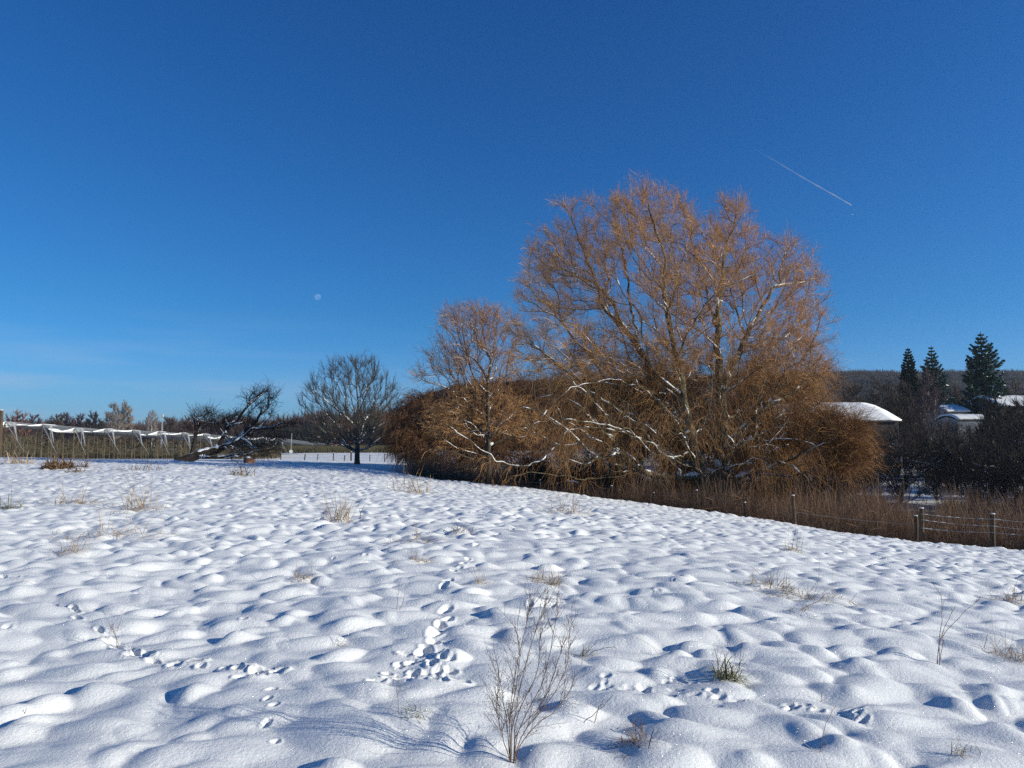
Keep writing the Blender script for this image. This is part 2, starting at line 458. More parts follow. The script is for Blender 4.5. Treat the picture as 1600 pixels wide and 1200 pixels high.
def make_ground():
    th_in = np.linspace(R(-47), R(47), 1180)
    th_out = np.linspace(R(47), R(313), 240)[1:-1]
    th = np.concatenate([th_in, th_out])           # clockwise from +Y
    r = np.concatenate([np.geomspace(.35, 2.2, 50)[:-1], np.geomspace(2.2, 85, 1020)[:-1], np.geomspace(85, 420, 90)[:-1], np.geomspace(420, 9000, 22)])
    T, Rr = np.meshgrid(th, r)
    x = (Rr * np.sin(T)).ravel(); y = (Rr * np.cos(T)).ravel(); rr = Rr.ravel()
    h = relief(x, y, rr)
    h = carve(x, y, h)
    z = base_z(x, y) + h
    nt_, nr = len(th), len(r)
    v = np.stack([x, y, z], 1)
    idx = np.arange(nt_ * nr).reshape(nr, nt_)
    i0 = idx[:-1]; i1 = idx[1:]
    q = np.stack([i0, i1, np.roll(i1, -1, 1), np.roll(i0, -1, 1)], -1).reshape(-1, 4)
    mb = MB(); mb.add(v, q)
    c = mb.n
    mb.add([(0, 0, float(z[:nt_].mean()))])
    mb.t.append(np.stack([np.full(nt_, c), idx[0], np.roll(idx[0], -1)], -1))
    # the snow shows soil and grass tips only at the foot of the hedges
    o = mb.build('snow_ground', M['snow'], smooth=True)
    tag(o, 'open snow-covered meadow with soft rounded mounds', None, None, 'structure')
    return o
make_ground()

def gz(x, y):
    x = np.atleast_1d(np.asarray(x, float)); y = np.atleast_1d(np.asarray(y, float))
    z = base_z(x, y) + relief(x, y, np.hypot(x, y))
    return z if len(z) > 1 else float(z[0])
def G(px, py):
    """a point on the snow itself, seen at (px, py)"""
    for d in np.geomspace(1.5, 150, 900):
        p = P(px, py, d)
        if p[2] < base_z(p[0], p[1]) + .25 and p[2] < gz(p[0], p[1]):
            return np.array([p[0], p[1], gz(p[0], p[1])])
    return ground_at(px, py)
# ------------------------------------------------------------------ trees
def trace(pts):
    """limb traced as (px, py, distance)"""
    return np.array([P(*p) for p in pts])

def densify(pl, step):
    pl = np.asarray(pl, float); out = [pl[0]]
    for a, b in zip(pl[:-1], pl[1:]):
        n = max(1, int(round(np.linalg.norm(b - a) / step)))
        for k in range(1, n + 1): out.append(a + (b - a) * k / n)
    return np.array(out)

def catmull(pl, n):
    pl = np.asarray(pl, float)
    if len(pl) == 2: return pl[0] + (pl[1] - pl[0]) * np.linspace(0, 1, n)[:, None]
    e = np.vstack([2 * pl[0] - pl[1], pl, 2 * pl[-1] - pl[-2]])
    t = np.linspace(0, len(pl) - 1, n); i = np.minimum(t.astype(int), len(pl) - 2); f = (t - i)[:, None]
    p0, p1, p2, p3 = e[i], e[i + 1], e[i + 2], e[i + 3]
    return .5 * (2 * p1 + (p2 - p0) * f + (2 * p0 - 5 * p1 + 4 * p2 - p3) * f ** 2 + (3 * p1 - p0 - 3 * p2 + p3) * f ** 3)

def lobes(spec, n, rg, shell=2.4):
    """points in a union of ellipsoids: (centre, radii)"""
    vol = np.array([np.prod(r) ** .85 for c, r in spec]); pr = vol / vol.sum()
    k = rg.choice(len(spec), n, p=pr)
    d = rg.normal(size=(n, 3)); d /= np.linalg.norm(d, axis=1, keepdims=True)
    rad = rg.random(n) ** (1 / (3 + shell))
    c = np.array([s[0] for s in spec]); r = np.array([s[1] for s in spec])
    return c[k] + d * rad[:, None] * r[k]

class Tree: pass
def grow(limbs, pts, bf=.55, step=.45, tip=.006, p=2.3, wig=.03, rg=None, rmax=None):
    rg = rg or rng
    pos = []; par = []; plen = []
    for li, l in enumerate(limbs):
        d = densify(catmull(l, max(4, len(l) * 3)), step)
        start = 0
        if pos:
            A = np.array(pos); j = int(np.argmin(((A - d[0]) ** 2).sum(1))); last = j
            if np.linalg.norm(A[j] - d[0]) < .05: start = 1
        else: last = -1
        for q in d[start:]:
            pos.append(q); par.append(last)
            plen.append(0 if last < 0 else plen[last] + np.linalg.norm(q - pos[last])); last = len(pos) - 1
    n0 = len(pos); N = n0 + len(pts)
    X = np.zeros((N, 3)); X[:n0] = pos; L = np.zeros(N); L[:n0] = plen; PA = np.full(N, -1); PA[:n0] = par
    todo = np.array(pts, float); m = len(todo)
    best = np.full(m, 1e9); bp = np.zeros(m, int)
    for j in range(n0):
        c = np.linalg.norm(todo - X[j], axis=1) + bf * L[j]
        k = c < best; best[k] = c[k]; bp[k] = j
    alive = np.ones(m, bool); cnt = n0
    kids = np.zeros(N, int)
    for _ in range(m):
        i = int(np.argmin(np.where(alive, best, 1e9))); alive[i] = False
        X[cnt] = todo[i]; PA[cnt] = bp[i]; L[cnt] = L[bp[i]] + np.linalg.norm(todo[i] - X[bp[i]])
        c = np.linalg.norm(todo - X[cnt], axis=1) + bf * L[cnt]
        k = alive & (c < best); best[k] = c[k]; bp[k] = cnt
        cnt += 1
    R_ = np.zeros(N); haskid = np.zeros(N, bool)
    haskid[PA[PA >= 0]] = True
    acc = np.where(haskid, 0, tip ** p)
    for i in range(N - 1, -1, -1):
        if PA[i] >= 0: acc[PA[i]] += acc[i] * 1.0
    R_ = acc ** (1 / p)
    if rmax is not None: R_ = tip + (R_ - tip) * (rmax - tip) / (R_.max() - tip)
    main = np.full(N, -1)
    for i in range(N):
        a = PA[i]
        if a >= 0 and (main[a] < 0 or R_[i] > R_[main[a]]): main[a] = i
    for it in range(2):
        Y = X.copy(); ok = (PA >= 0) & (main >= 0)
        Y[ok] = .5 * X[ok] + .25 * (X[PA[ok]] + X[main[ok]]); X = Y
    X[n0:] += rg.normal(size=(N - n0, 3)) * wig
    br = []
    for i in range(N):
        if PA[i] < 0 or main[PA[i]] != i:
            ch = [PA[i]] if PA[i] >= 0 else []
            j = i
            while j >= 0: ch.append(j); j = main[j]
            if len(ch) > 1: br.append(np.array(ch))
    t = Tree(); t.X = X; t.PA = PA; t.R = R_; t.main = main; t.br = br; t.n0 = n0; t.L = L
    return t

def wood_mesh(t, mb, fat=1.0, flare=None, lod=1.0):
    buck = {}
    for ch in t.br:
        pl = t.X[ch]; rr = t.R[ch].copy(); rr[0] = min(rr[0], rr[1] * 1.25)
        n = int(np.clip(round(len(ch) * 2 * lod), 3, 60))
        K = next(k for k in (3, 5, 8, 12, 18, 28, 42, 60) if k >= n)
        q = catmull(pl, K); r = np.interp(np.linspace(0, len(rr) - 1, K), np.arange(len(rr)), rr) * fat
        if t.PA[ch[0]] < 0 and flare: r = r * (1 + flare * np.exp(-np.linalg.norm(q - q[0], axis=1) / .35))
        s = 9 if rr.max() > .10 else 6 if rr.max() > .04 else 4 if rr.max() > .015 else 3
        buck.setdefault((K, s), []).append((q, r))
    for (K, s), l in buck.items():
        mb.tubes([a for a, b in l], np.array([b for a, b in l]), s)
    return mb

def snow_on(t, mb, rg, rmin=.02, cover=.6, fat=1.0, seed=0, thick=1.0, zmin=None):
    """snow lying along the upper side of the more level branches"""
    buck = {}
    for ch in t.br:
        if t.R[ch[1:]].max() < rmin: continue
        n = max(4, len(ch) * 5); q = catmull(t.X[ch], n)
        r = np.interp(np.linspace(0, len(ch) - 1, n), np.arange(len(ch)), t.R[ch]) * fat
        if len(ch) > 1: r[0] = min(r[0], r[3])
        tg = np.gradient(q, axis=0); tg /= np.linalg.norm(tg, axis=1, keepdims=True) + 1e-9
        ph = rg.random() * 100
        nz = .65 * noise2(q[:, 0] * .9 + ph, q[:, 2] * .9 + q[:, 1] * .7, seed) + .55 * noise2(q[:, 0] * 3.4 + ph, q[:, 2] * 3.4 + q[:, 1] * 2.6, seed + 1)
        ok = (np.abs(tg[:, 2]) < .86 - nz * .3) & (r > rmin * .8) & (nz < (cover - .5) * 1.6)
        i = 0
        while i < n:
            if not ok[i]: i += 1; continue
            j = i
            while j < n and ok[j]: j += 1
            if j - i >= 3:
                seg = q[i:j]; rs = r[i:j]
                K = next((k for k in (4, 7, 11, 18, 30) if k >= j - i), 30)
                seg = catmull(seg, K); rs = np.interp(np.linspace(0, 1, K), np.linspace(0, 1, j - i), rs)
                env = np.sin(np.linspace(.12, np.pi - .12, K)) ** .5
                rough = 1 + .34 * rg.normal(size=K)
                rad = np.clip(rs * .80 + .006, .008, .2) * env * np.clip(rough, .5, 1.5) * thick
                up = seg + np.array([0, 0, 1.0]) * (rs * .62 + .006)[:, None] * (.6 + .4 * env)[:, None]
                buck.setdefault((K, 5 if rs.max() > .05 else 4), []).append((up, rad))
            i = j
    for (K, s), l in buck.items():
        mb.tubes([a for a, b in l], np.array([b for a, b in l]), s)
    return mb

def twig_paths(org, d, ln, droop, K=5, wig=.05, rg=None):
    """org (N,3), d (N,3) unit, ln (N,), droop (N,): how much gravity bends them"""
    rg = rg or rng
    N = len(org); p = np.zeros((N, K, 3)); p[:, 0] = org; dd = d.copy()
    seg = ln / (K - 1)
    for k in range(1, K):
        dd = dd + rg.normal(size=(N, 3)) * wig; dd[:, 2] -= droop / (K - 1)
        dd /= np.linalg.norm(dd, axis=1, keepdims=True) + 1e-9
        p[:, k] = p[:, k - 1] + dd * seg[:, None]
    return p

def spawn(t, n, rmax, rg, dirw=(.8, .5, .2, .3), centre=None, length=(.5, 1.3), droop=0.0, where=None, lo=None):
    """twigs that leave the thin branches; dirw = along, random, outward, up"""
    idx = np.nonzero((t.R < rmax) & (t.PA >= 0))[0]
    if where is not None: idx = idx[where(t.X[idx])]
    if len(idx) == 0: return None
    w = np.linalg.norm(t.X[idx] - t.X[t.PA[idx]], axis=1) + .15
    k = idx[rg.choice(len(idx), n, p=w / w.sum())]
    f = rg.random(n)[:, None]
    o = t.X[t.PA[k]] * (1 - f) + t.X[k] * f
    al = t.X[k] - t.X[t.PA[k]]; al /= np.linalg.norm(al, axis=1, keepdims=True) + 1e-9
    rn = rg.normal(size=(n, 3)); rn /= np.linalg.norm(rn, axis=1, keepdims=True)
    c = centre if centre is not None else t.X.mean(0)
    ou = o - c; ou /= np.linalg.norm(ou, axis=1, keepdims=True) + 1e-9
    d = al * dirw[0] + rn * dirw[1] + ou * dirw[2]; d[:, 2] += dirw[3]
    d /= np.linalg.norm(d, axis=1, keepdims=True)
    ln = length[0] + (length[1] - length[0]) * rg.random(n)
    dr = droop(o) if callable(droop) else np.full(n, float(droop))
    return o, d, ln, dr

def twigs_into(mb, sp, K, r0, r1, rg, wig=.06, side=0, side_len=.4, floor=None):
    if sp is None: return
    p = twig_paths(sp[0], sp[1], sp[2], sp[3], K, wig, rg)
    if floor is not None: p[:, :, 2] = np.maximum(p[:, :, 2], floor(p[:, :, 0], p[:, :, 1]) + .05)
    rad = np.linspace(r0, r1, K)[None] * (.7 + .6 * rg.random((len(p), 1)))
    mb.tubes(p, rad, 3)
    if side:
        n = len(p)
        for s in range(side):
            k = rg.integers(1, K - 1, n); o = p[np.arange(n), k]; d = p[np.arange(n), k + 1] - o; d /= np.linalg.norm(d, axis=1, keepdims=True) + 1e-9
            d = d + rg.normal(size=(n, 3)) * .42; d /= np.linalg.norm(d, axis=1, keepdims=True)
            q = twig_paths(o, d, sp[2] * side_len * (.5 + rg.random(n)), sp[3] * .8, 4, wig, rg)
            if floor is not None: q[:, :, 2] = np.maximum(q[:, :, 2], floor(q[:, :, 0], q[:, :, 1]) + .05)
            mb.tubes(q, np.linspace(r0 * .75, r1 * .8, 4)[None] * np.ones((n, 1)), 3)

# bark and twig materials
def bark_mat(name, dark, light, scale=9):
    m = ramp_mat(name, dark, light, scale, .9, .15, .9, (1, 1, .35), 'Object', None, .02)
    return m
M['willow_bark'] = bark_mat('willow_bark', (.05, .04, .026), (.21, .17, .10))
M['dark_bark'] = bark_mat('dark_bark', (.014, .011, .009), (.045, .035, .027))
M['grey_bark'] = bark_mat('grey_bark', (.035, .030, .022), (.12, .10, .07))
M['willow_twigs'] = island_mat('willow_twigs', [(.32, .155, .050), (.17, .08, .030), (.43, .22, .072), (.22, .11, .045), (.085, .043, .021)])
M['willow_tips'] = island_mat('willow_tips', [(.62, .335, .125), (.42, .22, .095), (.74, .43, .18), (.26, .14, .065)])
M['thicket_twigs'] = island_mat('thicket_twigs', [(.12, .058, .027), (.18, .088, .037), (.07, .036, .02)])
M['grey_twigs'] = island_mat('grey_twigs', [(.10, .088, .062), (.17, .145, .10), (.06, .05, .036)])
M['dark_twigs'] = island_mat('dark_twigs', [(.035, .026, .02), (.06, .045, .032), (.025, .02, .016)])
# ------------------------------------------------------------------ the big weeping willow
def px_lobe(px, py, rx, ry, d, ryd=None):
    m = d / FPX
    return (P(px, py, d), np.array([rx * m, (ryd or rx * 1.05) * m, ry * m]))

WD = 41.0
def make_willow():
    rg = np.random.default_rng(11)
    bx = P(1118, 800, WD); bz = float(base_z(bx[0], bx[1])) - .3
    base = np.array([bx[0], WD, bz])
    def L(*pts): return trace([(a, b, WD + c) for a, b, c in pts])
    limbs = [
        np.vstack([base + [.25, 0, 0], L((1127, 727, 0), (1130, 650, -.2), (1124, 599, -.4), (1121, 560, -.5), (1121, 499, -.2), (1129, 430, .3), (1136, 382, .8), (1150, 335, 1))]),
        np.vstack([base + [-.35, -.5, 0], L((1100, 740, -1), (1083, 690, -1.4), (1072, 640, -1.7), (1065, 590, -1.8), (1053, 540, -1.6), (1043, 487, -1.4), (1038, 440, -1.0), (1039, 405, -.6), (1029, 372, -.2), (1012, 320, .2), (1004, 290, .4)) ]),
        np.vstack([base + [-.6, .2, 0], L((1092, 730, .4), (1062, 665, .8), (1036, 612, 1.2), (1014, 580, 1.5), (1000, 545, 1.7), (968, 505, 2.0), (941, 478, 2.2), (930, 435, 2.3), (912, 395, 2.4), (893, 345, 2.2))]),
        L((1128, 612, -.4), (1146, 574, .3), (1159, 540, .8), (1185, 490, 1.4), (1213, 440, 2), (1232, 385, 2.4)),
        L((1139, 596, 0), (1174, 577, -1.2), (1208, 568, -2), (1228, 563, -2.6), (1262, 572, -3), (1292, 600, -3.2)),
        L((1057, 560, -1.8), (1075, 520, -2.6), (1091, 495, -3.1), (1117, 457, -3.6), (1155, 440, -4.2), (1190, 420, -4.5)),
        L((1068, 600, -1.6), (1110, 528, 2.0), (1155, 529, 3.4), (1192, 525, 4.2), (1225, 485, 5), (1255, 435, 5.6)),
        L((1078, 705, -1.2), (1050, 718, -3.0), (1005, 686, -4.0), (960, 667, -4.6), (920, 659, -5.0), (860, 658, -5.4), (812, 671, -5.6)),
        L((1005, 686, -4.0), (960, 672, -5), (903, 667, -5.6), (882, 682, -5.8), (864, 702, -6), (849, 719, -6.1), (822, 727, -6.2), (792, 727, -6.2), (759, 707, -6.4), (729, 686, -6.6), (697, 664, -6.8)),
        L((792, 727, -6.2), (750, 722, -5.6), (700, 704, -5.2), (665, 703, -5)),
        L((1005, 735, -2.5), (960, 745, -4), (900, 748, -5), (850, 738, -5.5), (800, 742, -6)),
        L((1036, 615, 1.2), (1000, 612, -1.5), (966, 593, -3.4), (930, 597, -4.4), (900, 605, -5), (870, 624, -5.4), (848, 650, -5.8)),
        L((1014, 582, 1.4), (985, 596, .2), (958, 588, -1), (944, 571, -1.6), (930, 567, -1.9), (894, 572, -2.3), (822, 580, -2.8)),
        L((1000, 548, 1.6), (969, 531, .2), (945, 516, -.6), (912, 512, -1.2), (886, 503, -1.6), (850, 520, -2)),
        L((968, 505, 2), (948, 455, 4), (905, 430, 5), (862, 415, 5.4), (825, 420, 5.5)),
        L((1000, 545, 1.7), (985, 470, 4.5), (975, 410, 5.6), (962, 350, 6), (955, 315, 6)),
        L((1128, 735, .2), (1161, 727, -2.4), (1192, 726, -3.6), (1217, 735, -4.2), (1252, 757, -4.8)),
        L((1192, 726, -3.6), (1211, 720, -4.4), (1236, 728, -5), (1262, 745, -5.4)),
        L((1129, 705, 0), (1155, 693, -1.8), (1180, 690, -2.8), (1205, 689, -3.3), (1240, 685, -3.8), (1275, 700, -4.2)),
        L((1130, 655, 0), (1165, 640, 2), (1210, 625, 3.4), (1260, 620, 4.4), (1300, 640, 5)),
        L((1100, 745, -1), (1040, 745, -1.5), (1000, 735, -2.6), (975, 711, -3.2), (945, 713, -3.8), (927, 719, -4.1), (905, 733, -4.4)),
        L((1083, 690, -1), (1040, 650, 4), (1000, 620, 5.6), (940, 610, 6.4), (880, 600, 7)),
        L((1121, 520, -.2), (1108, 470, 3.4), (1090, 410, 5), (1075, 350, 5.8), (1060, 310, 6)),
        L((1159, 542, .8), (1200, 540, 3), (1240, 520, 4), (1280, 500, 4.6)),
    ]
    sp = [(900, 350, 48, 50, 2.5), (862, 395, 45, 45, 1), (1003, 330, 62, 50, .5), (1048, 345, 45, 45, 4), (965, 360, 45, 55, 5), (1142, 342, 42, 42, 1), (1160, 400, 55, 60, 3), (1232, 405, 46, 46, 2.5), (1255, 455, 40, 45, 4.5),
          (850, 450, 55, 60, -1), (900, 440, 75, 70, 3), (985, 430, 85, 80, -1), (1080, 420, 80, 85, -3), (1100, 440, 80, 80, 4), (1200, 470, 80, 75, 0), (1262, 520, 48, 50, 1),
          (830, 530, 45, 60, -1), (880, 560, 85, 70, -2), (1000, 560, 120, 80, 0), (1120, 560, 110, 80, -2), (1220, 570, 85, 60, 0), (1275, 590, 42, 45, -2),
          (840, 640, 50, 45, -4), (900, 650, 90, 70, -3), (1000, 670, 110, 70, -3), (1100, 680, 100, 70, -2), (1210, 670, 85, 60, -2), (1290, 670, 55, 60, -3), (1325, 715, 38, 45, -3), (1230, 735, 80, 35, -4), (920, 720, 70, 35, -4), (1000, 650, 110, 80, 4), (1200, 650, 100, 80, 4)]
    spec = [px_lobe(a, b, c, d, WD + e) for a, b, c, d, e in sp]
    pts = lobes(spec, 6000, rg, .8)
    pts = pts[pts[:, 2] > base_z(pts[:, 0], pts[:, 1]) + 1.0]
    t = grow(limbs, pts, .42, .45, .0085, 2.15, .05, rg, rmax=.40)
    t.R[:t.n0] = .008 + t.R[:t.n0] * 1.3; t.X[1:t.n0] += rg.normal(size=(t.n0 - 1, 3)) * np.minimum(.045, .25 / (.3 + t.R[1:t.n0, None] * 20))
    root = empty('weeping_willow', base)
    tag(root, 'huge bare weeping willow with orange-brown twigs and snow on its limbs', 'tree')
    wood_mesh(t, MB(), 1.0)
    mb = wood_mesh(t, MB(), 1.0, .5); mb.build('trunk', M['willow_bark'], root, True)
    ms = snow_on(t, MB(), rg, .022, .60, 1.0, 5, 1.1); tag(ms.build('snow_cover', M['snow_plain'], root, True), kind='stuff')
    c = P(1080, 600, WD)
    zh = lambda o: np.clip((o[:, 2] - P(0, 560, WD)[2]) / 6.0, -1, 1)      # +1 top of the crown, -1 its foot
    fl = lambda x, y: base_z(x, y)
    # brush of the upper crown: up and outward
    up = MB()
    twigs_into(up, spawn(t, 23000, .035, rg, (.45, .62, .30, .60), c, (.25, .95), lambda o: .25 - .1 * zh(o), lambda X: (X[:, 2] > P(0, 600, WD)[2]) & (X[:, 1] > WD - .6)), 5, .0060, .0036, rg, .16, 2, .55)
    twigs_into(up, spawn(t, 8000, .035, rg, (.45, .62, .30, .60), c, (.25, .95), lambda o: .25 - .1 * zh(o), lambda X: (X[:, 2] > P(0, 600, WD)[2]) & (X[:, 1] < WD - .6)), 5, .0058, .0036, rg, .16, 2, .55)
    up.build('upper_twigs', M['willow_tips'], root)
    lowb = MB()
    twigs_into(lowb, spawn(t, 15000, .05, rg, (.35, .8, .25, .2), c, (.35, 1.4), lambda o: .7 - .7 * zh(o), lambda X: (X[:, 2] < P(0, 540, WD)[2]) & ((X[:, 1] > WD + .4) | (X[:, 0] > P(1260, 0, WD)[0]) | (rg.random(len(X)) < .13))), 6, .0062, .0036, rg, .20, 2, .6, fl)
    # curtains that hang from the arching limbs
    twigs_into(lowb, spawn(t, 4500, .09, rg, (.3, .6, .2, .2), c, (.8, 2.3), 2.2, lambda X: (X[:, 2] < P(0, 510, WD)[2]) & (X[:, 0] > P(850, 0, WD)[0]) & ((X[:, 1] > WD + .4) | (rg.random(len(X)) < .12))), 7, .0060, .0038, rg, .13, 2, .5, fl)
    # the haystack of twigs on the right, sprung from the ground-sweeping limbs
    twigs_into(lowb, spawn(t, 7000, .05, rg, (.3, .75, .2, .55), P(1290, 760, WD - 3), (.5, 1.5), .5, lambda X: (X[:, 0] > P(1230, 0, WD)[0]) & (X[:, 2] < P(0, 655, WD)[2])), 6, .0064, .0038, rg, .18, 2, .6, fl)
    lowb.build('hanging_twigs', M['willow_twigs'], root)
    # a few shrivelled catkins and leaves
    o = spawn(t, 260, .02, rg, (.6, .5, .4, .4), c, (.4, .9), .2, lambda X: X[:, 2] > P(0, 600, WD)[2])
    e = o[0] + o[1] * o[2][:, None]; lf = MB()
    lf.tubes(np.stack([e, e + [0, 0, .03], e + rg.normal(size=e.shape) * .02 + [0, 0, .06]], 1), np.array([[.008, .026, .006]]).repeat(len(e), 0), 4)
    tag(lf.build('withered_catkins', M['dark_bark'], root), kind='stuff')
    return t
WILLOW = make_willow()

def make_tree(name, label, cat, base, limbs, spec, n, twn, rg_seed, bf=.5, tip=.006, rmax=.2, bark='dark_bark', twm='dark_twigs', tw_len=(.3, .9), tw_dir=(.6, .5, .3, .5), droop=0.0, snow=.4, snow_rmin=.02, tw_r=(.006, .0035), side=1, group=None, shell=1.5, twK=5, tw_rmax=.035, step=.4, flare=.5, wig=.05, tw_wig=.1, snow_thick=1.0, centre=None, part='twigs', hang=0):
    rg = np.random.default_rng(rg_seed)
    pts = lobes(spec, n, rg, shell); pts = pts[pts[:, 2] > base_z(pts[:, 0], pts[:, 1]) + .3]
    t = grow(limbs, pts, bf, step, tip, 2.2, wig, rg, rmax=rmax)
    root = empty(name, base); tag(root, label, cat, group)
    wood_mesh(t, MB(), 1.0, flare).build('trunk', M[bark], root, True)
    if snow > 0: 
        ms = snow_on(t, MB(), rg, snow_rmin, snow, 1.0, rg_seed, snow_thick)
        if ms.n: tag(ms.build('snow_cover', M['snow_plain'], root, True), kind='stuff')
    tw = MB(); c = centre if centre is not None else np.mean([s[0] for s in spec], 0)
    twigs_into(tw, spawn(t, twn, tw_rmax, rg, tw_dir, c, tw_len, droop), twK, tw_r[0], tw_r[1], rg, tw_wig, side, .55, base_z)
    if hang: twigs_into(tw, spawn(t, hang, .08, rg, (.3, .5, .25, .2), c, (.8, 2.2), 2.2), 6, tw_r[0], tw_r[1], rg, .06, 1, .5, base_z)
    tw.build(part, M[twm], root)
    return root, t

def on_ground(px, py, d, sink=.15):
    p = P(px, py, d); return np.array([p[0], d, float(base_z(p[0], d)) - sink])

def make_middle_trees():
    # smaller willow left of the big one, upright crown above a hanging skirt
    D = 57.0; b = on_ground(764, 750, D)
    L = lambda *pts: trace([(a, q, D + c) for a, q, c in pts])
    limbs = [np.vstack([b, L((763, 710, 0), (763, 650, 0), (762, 600, 0), (768, 560, .3), (775, 520, .5), (778, 490, .6))]),
             L((762, 615, 0), (740, 590, -1), (729, 548, -1.6), (722, 515, -1.8), (725, 490, -2)),
             L((762, 640, 0), (732, 596, 1), (705, 560, 1.8), (690, 535, 2)),
             L((762, 655, 0), (725, 625, -.5), (699, 606, -1), (669, 597, -1.4), (645, 586, -1.6)),
             L((763, 715, 0), (730, 705, -1), (690, 700, -2), (660, 702, -2.6)),
             L((763, 722, 0), (730, 735, -2), (690, 735, -3), (655, 742, -3.4)),
             L((763, 700, 0), (740, 660, 2.5), (700, 640, 3.5), (660, 640, 4))]
    sp = [(728, 520, 52, 45, -1), (775, 520, 45, 45, 1), (715, 500, 30, 25, 0), (750, 498, 26, 24, 1), (700, 560, 40, 30, 0), (665, 585, 25, 18, -1.4), (750, 575, 62, 38, 0), (755, 640, 62, 45, 0), (700, 660, 40, 30, -1), (815, 660, 40, 35, 1)]
    make_tree('willow_tree', 'smaller bare willow with pinkish upright crown left of the huge willow', 'tree', b, limbs, [px_lobe(*s[:4], D + s[4]) for s in sp], 1800, 5600, 21, .42, .0085, .20, 'grey_bark', 'willow_tips', (.3, 1.1), (.5, .6, .35, .5), .2, .62, .022, (.0082, .0050), 2, tw_wig=.16, centre=P(750, 640, D), hang=0)
    # dense brown skirt of drooping twigs behind it
    D = 68.0; b = on_ground(720, 745, D)
    L = lambda *pts: trace([(a, q, D + c) for a, q, c in pts])
    limbs = [np.vstack([b, L((720, 700, 0), (722, 650, 0), (725, 615, .3))]), L((720, 690, 0), (690, 650, -1), (660, 625, -1.5), (635, 650, -1.8)), L((721, 680, 0), (760, 640, 1), (800, 615, 1.5), (840, 640, 2)), L((720, 710, 0), (690, 690, -2), (650, 680, -3), (625, 700, -3.4)), L((720, 700, 0), (780, 680, 1), (850, 680, 2))]
    sp = [(700, 650, 70, 50, 0), (655, 665, 52, 52, -1), (770, 642, 75, 56, 1), (840, 632, 70, 56, 2), (900, 640, 60, 60, 3), (700, 700, 90, 34, -1), (800, 700, 90, 40, 0), (640, 690, 34, 34, -2)]
    make_tree('willow_thicket', 'low dense dome of dark brown drooping twigs under the smaller willow', 'bush', b, limbs, [px_lobe(*s[:4], D + s[4]) for s in sp], 1900, 17000, 22, .4, .009, .2, 'willow_bark', 'thicket_twigs', (.4, 1.5), (.4, .75, .3, .25), .9, .3, .03, (.0125, .0075), 2, tw_wig=.2, centre=P(730, 700, D), hang=6000)
    # round bare orchard tree further left
    D = 77.0; b = on_ground(558, 727, D)
    L = lambda *pts: trace([(a, q, D + c) for a, q, c in pts])
    limbs = [np.vstack([b, L((558, 712, 0), (559, 690, 0), (561, 660, 0), (559, 625, 0), (556, 590, 0), (557, 560, 0))]),
             L((559, 704, 0), (575, 700, -.6), (595, 690, -1), (618, 672, -1.3)), L((558, 706, 0), (545, 697, -.8), (520, 690, -1.4), (492, 690, -1.6)),
             L((560, 675, 0), (545, 655, -1), (520, 635, -1.4), (492, 612, -1.8), (478, 604, -2)), L((561, 668, 0), (580, 645, 1), (598, 628, 1.2), (618, 608, 1.4)),
             L((560, 650, 0), (540, 625, 1), (525, 595, 1.4), (520, 570, 1.6)), L((560, 645, 0), (575, 610, -1), (588, 585, -1.4), (592, 565, -1.6)),
             L((559, 690, 0), (540, 675, 2), (510, 665, 3), (480, 650, 3.4)), L((559, 692, 0), (585, 680, 2.6), (610, 660, 3.4)), L((560, 672, 0), (556, 650, -2.4), (548, 620, -3.4), (545, 590, -4))]
    sp = [(548, 612, 66, 56, 0), (505, 630, 40, 36, -1), (597, 625, 34, 42, 1), (555, 580, 42, 28, 0), (540, 665, 66, 28, 0), (515, 685, 48, 16, -1), (595, 683, 44, 16, -1), (550, 680, 60, 16, -3)]
    make_tree('apple_tree', 'round-crowned bare fruit tree with short brown trunk left of the willows', 'tree', b, limbs, [px_lobe(*s[:4], D + s[4]) for s in sp], 1450, 6200, 23, .5, .011, .26, 'grey_bark', 'grey_twigs', (.35, 1.0), (.7, .35, .4, .7), -.1, .7, .03, (.010, .006), 1, centre=P(556, 690, D))
    # toppled apple tree
    D = 61.0; b = on_ground(290, 722, D, .0)
    L = lambda *pts: trace([(a, q, D + c) for a, q, c in pts])
    limbs = [np.vstack([b + [0, -1.6, 0], L((314, 709, -1.0), (346, 702, -.3), (366, 690, .3), (380, 677, .8), (393, 665, 1.2))]),
             L((393, 665, .3), (406, 670, -.2), (427, 670, -.6), (447, 665, -.8), (464, 661, -1)), L((392, 667, .3), (386, 655, .6), (392, 643, .8), (400, 634, 1), (409, 628, 1.1), (419, 634, 1)),
             L((378, 712, -.4), (379, 700, -.3), (372, 692, -.2), (356, 684, -.3), (346, 673, -.5), (338, 664, -.6), (322, 668, -.8), (306, 676, -1)), L((366, 690, .1), (378, 700, -.6), (391, 697, -1), (402, 693, -1.2), (411, 702, -1.4), (414, 712, -1.5), (424, 715, -1.6)),
             L((338, 703, 0), (347, 692, .4), (362, 684, .7), (375, 680, 1)), L((346, 673, -.5), (350, 660, .3), (362, 648, .6), (378, 644, .7)), L((400, 634, 1), (402, 620, .6), (412, 612, .4), (424, 616, .2)), L((338, 664, -.6), (330, 652, -.2), (322, 642, .2)), L((409, 628, 1.1), (420, 620, 1.8), (430, 628, 2.2)),
             L((427, 670, -.6), (432, 684, -1), (428, 696, -1.3)),
             L((308, 714, -1.2), (328, 715, -1.2), (350, 714, -1), (366, 708, -.8), (378, 697, -.4), (386, 684, .2)), L((350, 714, -1), (362, 719, -1.6), (372, 722, -2))]
